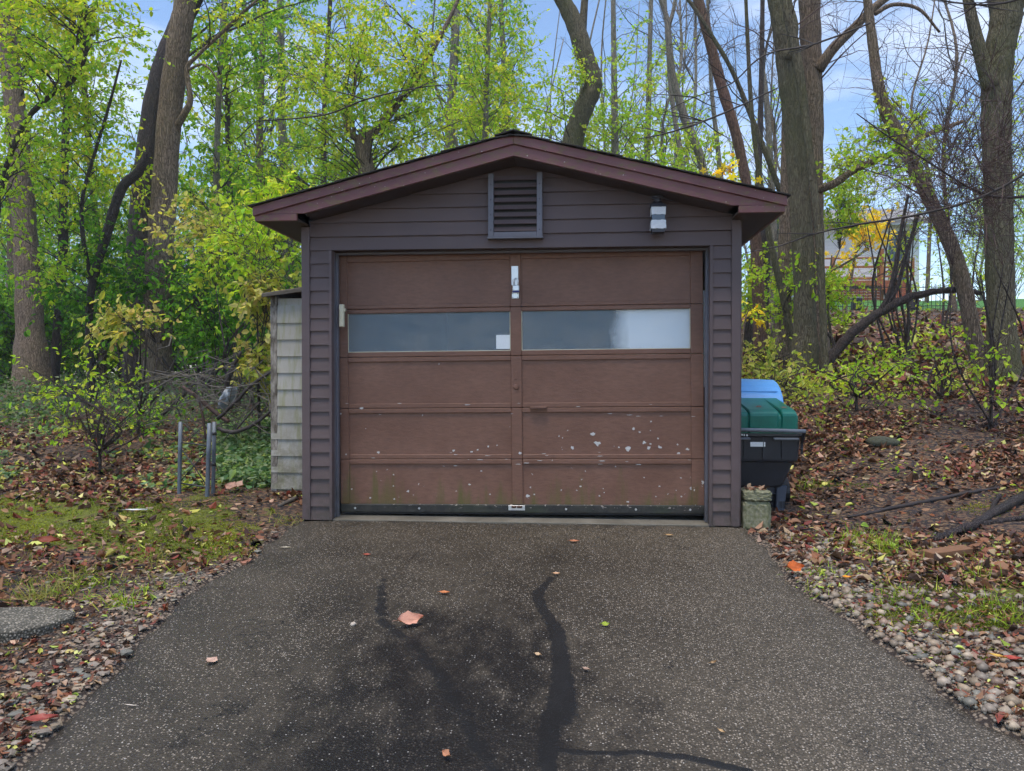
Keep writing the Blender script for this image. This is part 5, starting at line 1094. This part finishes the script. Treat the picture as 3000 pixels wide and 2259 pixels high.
# ================================================================ FAR WOOD
def far_proto(name, h, r, crowns, bk, twg, leaf):
    pts = np.array([(0, 0, -.3)] + [(.75 * RS.randn() * t, .75 * RS.randn() * t, h * t) for t in (.15, .35, .55, .75, 1)]); c = catmull(pts, 5); rad = r * np.linspace(1.15, .25, len(c))
    B = empty(name, (0, 0, 0)); g = Geo(); g.add(*tube(c, rad, 8)); gobj('trunk', g, M[bk], B, None, True); tw, lf = Geo(), Geo()
    for z, rx, rz, n, ntw, nlv, s, pal in crowns:
        for i in range(n):
            q = frand(1)[0] * R() ** .4; tgt = np.array([0, 0, z]) + q * np.array([rx, rx, rz]); hd = math.hypot(tgt[0], tgt[1]); k = int(np.clip((tgt[2] - .6 * hd) / h, .03, .97) * (len(c) - 1))
            grow(tw, lf, c[k], tgt, .01 + .008 * hd, ntw, nlv, s, pal, KITE, .15, .7, RS.randint(9), .1, .3, 1.6)
    gobj('branches', tw, M[twg], B)
    if lf.v: gobj('crown', lf, M['leaf'], B)
    return B
def copies(proto, spots, label, cat, group):
    ch = list(proto.children)
    for i, (x, y, s) in enumerate(spots):
        if i == 0: o = proto; kids = ch
        else:
            o = proto.copy(); col.objects.link(o); kids = []
            for c in ch:
                d = c.copy(); col.objects.link(d); d.parent = o
        o.location = (x, y, float(terrain(x, y, False))); o.rotation_euler = (.05 * RS.randn(), .05 * RS.randn(), 6.28 * R()); o.scale = (s, s, s * (.9 + .25 * R())); tag(o, label, cat, group)
ORD = 'first second third fourth fifth sixth seventh eighth ninth tenth eleventh twelfth thirteenth fourteenth fifteenth sixteenth seventeenth eighteenth nineteenth twentieth twenty-first twenty-second twenty-third twenty-fourth twenty-fifth twenty-sixth twenty-seventh twenty-eighth'.split()
def ordinals(group, what):
    L = [o for o in bpy.data.objects if o.get('group') == group and o.parent is None]
    def screen_x(o):
        d = np.array(o.location) - CAM; return math.atan2(d[0], d[1])
    for i, o in enumerate(sorted(L, key=screen_x)): o['label'] = what + ', ' + ORD[i] + ' from the left'
def spread(n, x0, x1, y0, y1, s0, s1): return [(x0 + (x1 - x0) * ((i + R()) / n) * 1.0, y0 + (y1 - y0) * R(), s0 + (s1 - s0) * R()) for i in range(n)]
def fan(n, u0, u1, y0, y1, s0, s1):
    o = []
    for i in range(n):
        y = y0 + (y1 - y0) * R(); x = wpos(u0 + (u1 - u0) * (i + R()) / n, 800, y)[0]; o.append((x, y, s0 + (s1 - s0) * R()))
    return o
pa = far_proto('far_bare_tree', 17, .075, [(11, 2.4, 5, 20, 8, 0, .1, 'lime'), (6, 2.4, 3, 9, 8, 8, .1, 'lime')], 'bark_pale', 'twig_grey', 0)
copies(pa, fan(9, 1050, 1640, 22, 42, .8, 1.2), 'slender pale bare tree in the far wood behind the garage roof', 'tree', 'far bare trees behind the garage roof')
pa2 = far_proto('far_bare_tree', 16, .085, [(10, 2.6, 5, 20, 8, 0, .1, 'lime'), (6, 2.4, 3, 8, 8, 7, .1, 'yg')], 'bark_brown', 'twig_grey', 0)
copies(pa2, fan(3, 1600, 1700, 20, 34, .8, 1.0) + fan(5, 1990, 2260, 16, 34, .8, 1.1), 'slim bare tree in the wood on the right-hand hill', 'tree', 'bare trees on the right-hand hill')
pb = far_proto('far_leafy_tree', 15, .085, [(4.6, 2.8, 2.6, 40, 10, 11, .12, 'mid'), (9, 3, 3.4, 40, 10, 10, .12, 'yg')], 'bark_pale', 'twig_grey', 1)
copies(pb, fan(24, -80, 1050, 16, 42, .7, 1.2) + fan(2, -500, -80, 18, 40, .8, 1.2), 'leafy tree deep in the wood left of the garage', 'tree', 'leafy trees deep in the left wood')
pb2 = far_proto('far_leafy_tree', 13, .08, [(3.6, 2.6, 2.4, 34, 10, 11, .11, 'lime'), (7, 2.6, 2.6, 22, 10, 10, .11, 'lime')], 'bark_pale', 'twig_grey', 1)
copies(pb2, fan(7, 1000, 1420, 15, 30, .7, 1.0) + fan(3, 2060, 2280, 26, 44, .7, 1.0), 'hazy yellow-green tree far behind the roof or the hill house', 'tree', 'hazy yellow-green trees in the distance')
ordinals('far bare trees behind the garage roof', 'slender pale bare tree far behind the garage roof'); ordinals('bare trees on the right-hand hill', 'slim bare tree on the wooded hill around the white house')
ordinals('leafy trees deep in the left wood', 'leafy tree deep in the wood left of the garage'); ordinals('hazy yellow-green trees in the distance', 'hazy yellow-green tree in the far distance'); ordinals('bare saplings on the slope below the house', 'thin bare sapling on the leafy slope below the house')
pc = far_proto('far_bush', 2.6, .05, [(1.3, 1.5, 1.0, 46, 9, 11, .10, 'green')], 'bark_dark', 'twig', 1)
copies(pc, fan(26, -60, 720, 9, 30, .8, 1.5), 'dark green bush in the understory of the left wood', 'bush', 'dark green understory bushes')

# ================================================================ GROUND COVER
def scatter_px(n, u0, u1, v0, v1):
    """points on the ground inside a window of the photograph (area as seen)"""
    U = u0 + (u1 - u0) * R(n); V_ = v0 + (v1 - v0) * R(n)
    x = (U - CX) / F; z = (CY - V_) / F; y = np.ones(n)
    y, z = y * math.cos(PITCH) - z * math.sin(PITCH), y * math.sin(PITCH) + z * math.cos(PITCH); x, y = x * math.cos(YAW) - y * math.sin(YAW), x * math.sin(YAW) + y * math.cos(YAW)
    t = np.full(n, 1.5); hit = np.zeros(n, bool)
    for _ in range(240):
        h = CAM[2] + t * z - terrain(CAM[0] + t * x, CAM[1] + t * y, False); go = h > 0; t = np.where(go, t + np.maximum(.03, h * .8), t)
    return CAM[0] + t * x, CAM[1] + t * y, t
def blocked(x, y):
    return ((x > -2.12) & (x < 1.17) & (y > -.02) & (y < 6.2)) | ((x > -2.7) & (x < -2.05) & (y > .78) & (y < 3)) | ((x > 1.17) & (x < 1.75) & (y > .65) & (y < 1.9))
def litter(name, n, win, size, pals, label, edge=.02, ymax=14, dens=None, flat=.35, lift=.012, shape=OVAL, mat='litter', cat='leaves', tmax=24):
    x, y, t = scatter_px(n, *win); ok = (off_drive(x, y) > edge) & ~blocked(x, y) & (y < ymax) & (t < tmax)
    if dens is not None: ok &= R(n) < dens(x, y)
    x, y = x[ok], y[ok]; m = len(x); z = terrain(x, y) + lift * R(m) + .02 * moss_amt(x, y); P = np.stack([x, y, z], -1)
    a = 6.28 * R(m); D = np.stack([np.cos(a), np.sin(a), .25 * RS.randn(m)], -1); N = unit(np.array([0, 0, 1.0]) + RS.randn(m, 3) * flat); L = size * (.45 + 1.25 * R(m) ** 1.6)
    C = np.zeros((m, 3)); wsel = R(m); lo = 0
    for pal, wt in pals: s = (wsel >= lo) & (wsel < lo + wt); C[s] = pick(pal, int(s.sum())); lo += wt
    g = Geo(); add_leaves(g, P, D, N, L, L * (.45 + .35 * R(m)), C, shape, 2.5 * RS.randn(m)); return tag(gobj(name, g, M[mat]), label, cat, None, 'stuff')
dl = lambda x, y: np.clip(.55 + .75 * fbm(x, y, 1.7, 9), .07, 1) * np.where(x < 0, np.clip(.25 + .9 * sstep(-.3, .9, y) - .25 * moss_amt(x, y), .10, 1), np.clip(.3 + .7 * sstep(.3, 1.5, y) - .55 * np.exp(-(((x - 3) / 1.1) ** 2 + ((y - .9) / .8) ** 2)), .08, 1))
litter('leaf_litter', 26000, (-40, 900, 1190, 1680), .052, [('dead', .88), ('pale', .04), ('olive', .05)], 'brown fallen leaves over the ground left of the garage', dens=dl)
litter('leaf_litter', 60000, (2160, 3040, 1000, 1720), .052, [('dead', .93), ('pale', .03), ('olive', .02)], 'brown fallen leaves over the bank right of the garage', dens=dl)
litter('leaf_litter', 9000, (2160, 3040, 880, 1130), .16, [('dead', .9), ('olive', .1)], 'brown leaves on the hillside below the iron fence', ymax=23.5, tmax=40)
litter('leaf_litter', 26000, (-2200, -30, 1190, 2400), .075, [('dead', .93), ('olive', .07)], 'brown fallen leaves on the wood floor beyond the left edge', edge=.5, dens=lambda x, y: np.clip(.75 + .6 * fbm(x, y, 1.7, 9), .2, 1))
litter('leaf_litter', 26000, (3030, 5200, 1000, 2400), .075, [('dead', .93), ('olive', .07)], 'brown fallen leaves on the bank beyond the right edge', edge=.5, dens=lambda x, y: np.clip(.75 + .6 * fbm(x, y, 1.7, 9), .2, 1))
litter('leaf_crumbs', 5000, (-40, 820, 1560, 2259), .028, [('dead', .92), ('olive', .08)], 'small leaf scraps in the gravel left of the driveway', lift=.02)
litter('leaf_crumbs', 5000, (2200, 3040, 1560, 2259), .028, [('dead', .92), ('olive', .08)], 'small leaf scraps in the gravel right of the driveway', lift=.02)
litter('ground_cover', 9000, (640, 880, 1190, 1440), .05, [('ivy', 1)], 'grey-green creeping ground cover beside the shed', dens=lambda x, y: np.where((y > .9) & (y < 3.6), 1, .05), flat=.5, lift=.12, mat='leaf', cat='ground cover')
litter('ground_cover', 9000, (-40, 640, 1180, 1440), .05, [('ivy', .7), ('olive', .3)], 'scattered creeping plants in the leaf litter left of the gate frame', dens=lambda x, y: np.clip(fbm(x, y, 2.3, 8), 0, 1), flat=.5, lift=.06, mat='leaf', cat='ground cover')
litter('ground_cover', 5000, (2200, 3040, 1080, 1500), .036, [('lime', .6), ('olive', .4)], 'scattered green seedlings on the bank right of the garage', dens=lambda x, y: np.clip(1.6 * fbm(x, y, 2.6, 3) - .75, 0, 1) * sstep(.2, 1.5, y), flat=.5, lift=.10, mat='leaf', cat='ground cover')
def under():
    x, y, t = scatter_px(16000, -1200, 900, 1050, 1260); ok = (y > 3) & (y < 40) & ~blocked(x, y); x, y = x[ok], y[ok]; m = len(x); h = .3 * R(m) ** 1.6
    P = np.stack([x, y, terrain(x, y) + h], -1); g = Geo(); L = .06 + .004 * y; add_leaves(g, P, frand(m), unit(np.array([0, 0, 1.]) + RS.randn(m, 3) * .5), L, L * .6, pick('ivy', m) * .7, KITE); tag(gobj('undergrowth', g, M['leaf']), 'low green undergrowth on the floor of the left wood', 'undergrowth', None, 'stuff')
    x, y, t = scatter_px(14000, 2160, 3040, 930, 1180); ok = (y > 2.5) & (y < 20) & ~blocked(x, y) & (R(len(x)) < np.clip(-.1 + .8 * fbm(x, y, 1.4, 6), 0, 1)); x, y = x[ok], y[ok]; m = len(x); h = .26 * R(m) ** 1.4
    P = np.stack([x, y, terrain(x, y) + h], -1); g = Geo(); L = .055 + .004 * y; add_leaves(g, P, frand(m), unit(np.array([0, 0, 1.]) + RS.randn(m, 3) * .5), L, L * .6, pick('lime', m), KITE); tag(gobj('undergrowth', g, M['leaf']), 'low yellow-green undergrowth on the slope right of the garage', 'undergrowth', None, 'stuff')
under()
def grass():
    g = Geo()
    tufts = [(100, 1750, 60, .16, 0), (160, 1740, 50, .12, 0), (350, 1780, 60, .12, 1), (30, 1500, 30, .1, 0), (230, 1690, 40, .12, 0), (840, 1530, 50, .1, 0), (2600, 1610, 70, .16, 1), (2480, 1580, 40, .12, 1), (2720, 1810, 60, .1, 1), (2900, 1780, 50, .1, 1), (2370, 1690, 25, .08, 1), (2420, 1820, 30, .12, 0), (2640, 1740, 40, .1, 1), (2560, 1580, 40, .12, 1), (2380, 1430, 60, .12, 1), (2100, 1530, 0, .1, 1), (520, 1580, 40, .1, 0), (700, 1690, 30, .1, 1), (330, 1480, 30, .1, 1), (450, 1640, 60, .1, 0), (2860, 1690, 40, .1, 1), (2950, 1830, 50, .12, 1)]
    for u, v, n, h, gr in tufts + [(u_, v_, 9, .07, int(R() < .5)) for u_, v_ in zip(40 + 660 * R(90), 1440 + 330 * R(90))] + [(u_, v_, 8, .06, int(R() < .8)) for u_, v_ in zip(2330 + 660 * R(80), 1560 + 320 * R(80))]:
        if n == 0: continue
        c = ground_hit(u, v)
        if off_drive(c[0], c[1]) < .03: continue
        P = c + RS.randn(n, 3) * np.array([.07, .05, 0]); P[:, 2] = terrain(P[:, 0], P[:, 1]); D = unit(np.array([0, 0, .8]) + RS.randn(n, 3) * .6); D[:, 2] = np.abs(D[:, 2]) * .8; L = h * (.4 + .8 * R(n))
        add_leaves(g, P, D, frand(n), L, .004 + .002 * R(n), pick('lime' if gr else 'pale', n) * (.7 if gr else .62), BLADE, 1.5 * RS.randn(n))
    tag(gobj('grass_tufts', g, M['blade']), 'thin grass tufts on both sides of the driveway', 'grass', None, 'stuff')
grass()
def moss():
    g = Geo()
    for win in ((-40, 820, 1380, 1720), (2330, 3040, 1420, 1960)):
        x, y, t = scatter_px(52000, *win); n1 = fbm(x, y, 3.1, 2) + .6 * fbm(x, y, 9, 5); ok = (off_drive(x, y) > .05) & ~blocked(x, y) & (R(len(x)) < np.clip(1.25 * moss_amt(x, y) - .3 + .95 * n1, 0, 1)); x, y = x[ok], y[ok]; m = len(x)
        P = np.stack([x, y, terrain(x, y) + .02 * moss_amt(x, y) + .004 * R(m)], -1); L = .006 + .008 * R(m); k = sstep(-.6, .8, fbm(x, y, 2.3, 6))[:, None]
        c = (np.array([.13, .17, .012]) * (1 - k) + np.array([.30, .31, .03]) * k) * (.6 + .8 * R(m, 1)); add_leaves(g, P, unit(RS.randn(m, 3) + np.array([0, -.2, 1.0])), frand(m), L, .006 + .005 * R(m), c, KITE)
    tag(gobj('moss', g, M['blade']), 'yellow-green moss cushions beside the driveway', 'moss', None, 'stuff')
moss()
cap_leaves()
# ---- stones
def stones():
    rs = np.random.RandomState(5); protos = []
    for k in range(7):
        bm = bmesh.new(); bmesh.ops.create_icosphere(bm, subdivisions=1, radius=1); kk = rs.rand(3) * 6
        for v in bm.verts: v.co *= 1 + .22 * math.sin(v.co.x * 2.3 + kk[0]) + .2 * math.sin(v.co.y * 2.9 + kk[1])
        V = np.array([v.co[:] for v in bm.verts]); T = np.array([[v.index for v in f.verts] for f in bm.faces]); bm.free(); protos.append((V, T))
    cols = np.array([(.33, .25, .165), (.26, .20, .14), (.39, .31, .22), (.20, .165, .13), (.27, .18, .13), (.17, .165, .135), (.33, .27, .21)])
    def field(win, n, smin, smax, flatz, label, dens, indiv, lab1, grp, smooth):
        x, y, t = scatter_px(n, *win); ok = (off_drive(x, y) > .015) & (y < -.05) & (R(n) < dens(x, y)); x, y, t = x[ok], y[ok], t[ok]; m = len(x)
        s = smin + (smax - smin) * R(m) ** 3.0; s *= np.where(t > 4.2, .8, 1)
        order = np.argsort(-(s / t)); g = Geo(); k_ = 0; placed = []
        for q in order:
            V, T = protos[q % 7]; a = 6.28 * R(); sc = s[q] * np.array([1, .72 + .25 * R(), flatz * (.8 + .4 * R())]); W_ = V * sc; W_ = np.stack([W_[:, 0] * math.cos(a) - W_[:, 1] * math.sin(a), W_[:, 0] * math.sin(a) + W_[:, 1] * math.cos(a), W_[:, 2]], -1)
            c = cols[rs.randint(7)] * (.75 + .5 * R()); z = float(terrain(x[q], y[q])) + sc[2] * .35 + .004 * R()
            if k_ < indiv:
                if any((x[q] - a_) ** 2 + (y[q] - b_) ** 2 < (.8 * (s[q] + c_)) ** 2 for a_, b_, c_ in placed): continue
                placed.append((x[q], y[q], s[q])); k_ += 1; gg = Geo(); gg.add(W_, None, T, c); o = link('stone', gg.mesh('stone', M['stone'], smooth=smooth), None, (x[q], y[q], z)); tag(o, lab1, 'stone', grp)
            else: g.add(W_ + (x[q], y[q], z), None, T, c)
        tag(gobj('gravel', g, M['stone'], smooth=smooth), label, 'gravel', None, 'stuff')
    field((2300, 3040, 1560, 2259), 6500, .008, .033, .62, 'loose rounded gravel along the right edge of the driveway', lambda x, y: np.clip(gravel_amt(x, y) * 1.25 - .05, 0, 1), 110, 'rounded tan pebble in the gravel bed right of the driveway', 'large pebbles right of the driveway', True)
    field((-40, 900, 1560, 2259), 6500, .006, .034, .36, 'flat broken gravel along the left edge of the driveway', lambda x, y: np.clip(gravel_amt(x, y) * .9 - .05, 0, 1) * np.clip(.6 + .7 * fbm(x, y, 3, 7), .1, 1), 90, 'flat angular tan stone in the gravel left of the driveway', 'flat stones left of the driveway', False)
stones()
for x, y, c, lab in ((1.44, .70, (.42, .07, .04), 'small red leaf stuck on the middle rib of the green bin lid'), (1.63, .66, (.40, .28, .2), 'pale brown leaf stuck on the outer rib of the green bin lid')):
    g = Geo(); add_leaves(g, np.array([[x - .03, y, .828 + (y - .6) * .124]]), np.array([[1., .4, .05]]), np.array([[0, -.12, 1.]]), .06, .05, np.array([c]), MAPLE, np.array([.6])); tag(gobj('fallen_leaf', g, M['litter'], None, (x, y, .83)), lab, 'leaf')
# ---- single leaves worth pointing at
def fallen_leaf(u, v, wpx, colr, label, ang=0.0, asp=.5, curl=.25, ground=False, hole=False):
    p = ground_hit(u, v) if ground else onG(u, v); L = wpx * mpp(p); n, m = 9, 5; P = []; C = []
    for i in range(n):
        t = i / (n - 1); wd = asp * L * (math.sin(math.pi * t ** .8) ** 1.1) * .55 if 0 < t < 1 else .0008
        for j in range(m):
            b = j / (m - 1) * 2 - 1; x = (t - .5) * L; y = b * wd * (1 + .10 * math.sin(9 * t + 4 * b) + (.16 * math.sin(31 * t + 5 * b) if abs(b) > .9 else 0)); z = curl * L * (.25 * b * b + .35 * (t - .45) ** 2 + .05 * math.sin(6 * t + 3 * b)) + .003
            P.append((x, y, z)); C.append(np.array(colr) * (.85 + .3 * R()) * (.7 if abs(b) < .1 else 1))
    i = np.arange(n - 1)[:, None] * m + np.arange(m - 1)[None]; g = Geo(); g.add(P, np.stack([i, i + 1, i + m + 1, i + m], -1).reshape(-1, 4), None, np.array(C))
    V, Q, T = tube([(-.5 * L, 0, .004 + .07 * curl * L), (-.58 * L, .02 * L, .006), (-.68 * L, .03 * L, .004)], .0012, 5); g.add(V, Q, T, np.tile(np.array(colr) * .6, (len(V), 1)))
    o = link('fallen_leaf', g.mesh('fallen_leaf', M['litter'], smooth=True), None, (p[0], p[1], (terrain(p[0], p[1]) + .022 if ground else SLOPE * min(p[1], 0)) + .006)); o.rotation_euler = (.62 if curl > .3 else .2, .05, math.radians(ang)); o.location.z += (.26 * asp * L if curl > .3 else .05 * asp * L); return tag(o, label, 'leaf')
for a in [(1200, 1832, 80, (.62, .32, .23), 'large pinkish brown leaf lying in the middle of the driveway', 35, .52, .5), (1302, 1741, 30, (.55, .20, .08), 'small orange leaf just behind the large pink leaf on the driveway', 5, .45, .3), (1630, 1685, 22, (.55, .33, .2), 'tiny tan leaf at the head of the black tar line', 10, .5, .3), (1773, 1837, 26, (.36, .44, .06), 'small lime green leaf on the right half of the driveway', 15, .5, .5),
          (621, 1942, 46, (.60, .40, .31), 'pale pink leaf with dark tip on the left half of the driveway', 80, .6, .25), (1312, 2222, 36, (.50, .24, .14), 'curled orange leaf at the bottom of the driveway', -40, .55, .8), (2087, 1948, 28, (.5, .33, .18), 'narrow tan leaf curl on the right side of the driveway', 40, .22, .5), (1577, 1924, 22, (.6, .42, .26), 'small buff leaf left of the black tar line', -20, .4, .4),
          (1718, 1966, 24, (.36, .24, .18), 'faded brown leaf right of the black tar line', -25, .45, .3), (1075, 1629, 22, (.36, .09, .06), 'small dark red leaf in front of the left door panels', 15, .5, .2), (1682, 1590, 30, (.42, .17, .09), 'brown leaf on the asphalt below the lift handle', 5, .4, .3), (1960, 1572, 24, (.4, .25, .12), 'small tan leaf near the right end of the garage threshold', 0, .4, .3),
          (385, 2073, 46, (.66, .58, .5), 'thin pale sliver lying on the left part of the driveway', -4, .07, .1), (2116, 2150, 26, (.55, .37, .2), 'tan seed husk low on the right of the driveway', -50, .25, .4), (838, 1608, 30, (.5, .45, .35), 'pale stick-like leaf near the left driveway edge', 20, .2, .2)]: fallen_leaf(*a)
for a in [(2328, 1690, 52, (.52, .13, .035), 'bright orange-red leaf at the right edge of the asphalt', 10, .7, .6), (120, 2140, 90, (.30, .07, .055), 'dark red leaf among the stones at the lower left', 25, .35, .3), (2965, 1955, 50, (.40, .07, .05), 'red leaf on the pebbles at the right edge', -8, .4, .3), (2925, 1948, 45, (.58, .36, .07), 'yellow leaf beside the red one on the pebbles', -40, .3, .3), (145, 1610, 75, (.26, .075, .045), 'wide rusty leaf on the moss at the left', 0, .3, .4),
          (400, 1508, 60, (.75, .75, .78), 'white sliver lying on the moss left of the driveway', 20, .14, .2), (680, 1445, 46, (.46, .27, .2), 'pale brown leaf in front of the gate posts, left one of two', -20, .6, .4), (702, 1440, 44, (.5, .32, .24), 'pale brown leaf in front of the gate posts, right one of two', -30, .6, .4), (2480, 1708, 26, (.75, .30, .03), 'small orange leaf on the gravel right of the driveway', 0, .5, .3)]: fallen_leaf(*a[:8], ground=True)

# ================================================================ HAZE
def haze():
    t = NT('woodland_haze'); t.t.nodes.remove(t.p); v = t.n('ShaderNodeVolumePrincipled'); v.inputs['Color'].default_value = (.86, .92, 1.0, 1); v.inputs['Density'].default_value = HAZE; v.inputs['Anisotropy'].default_value = .2
    t.l(v.outputs[0], t.out.inputs['Volume']); o = box('haze', -77, 77, -31, 97, -4, 27, t.m, None, 0); tag(o, 'thin damp haze in the air of the wood', None, None, 'stuff')
HAZE = .0013
haze()
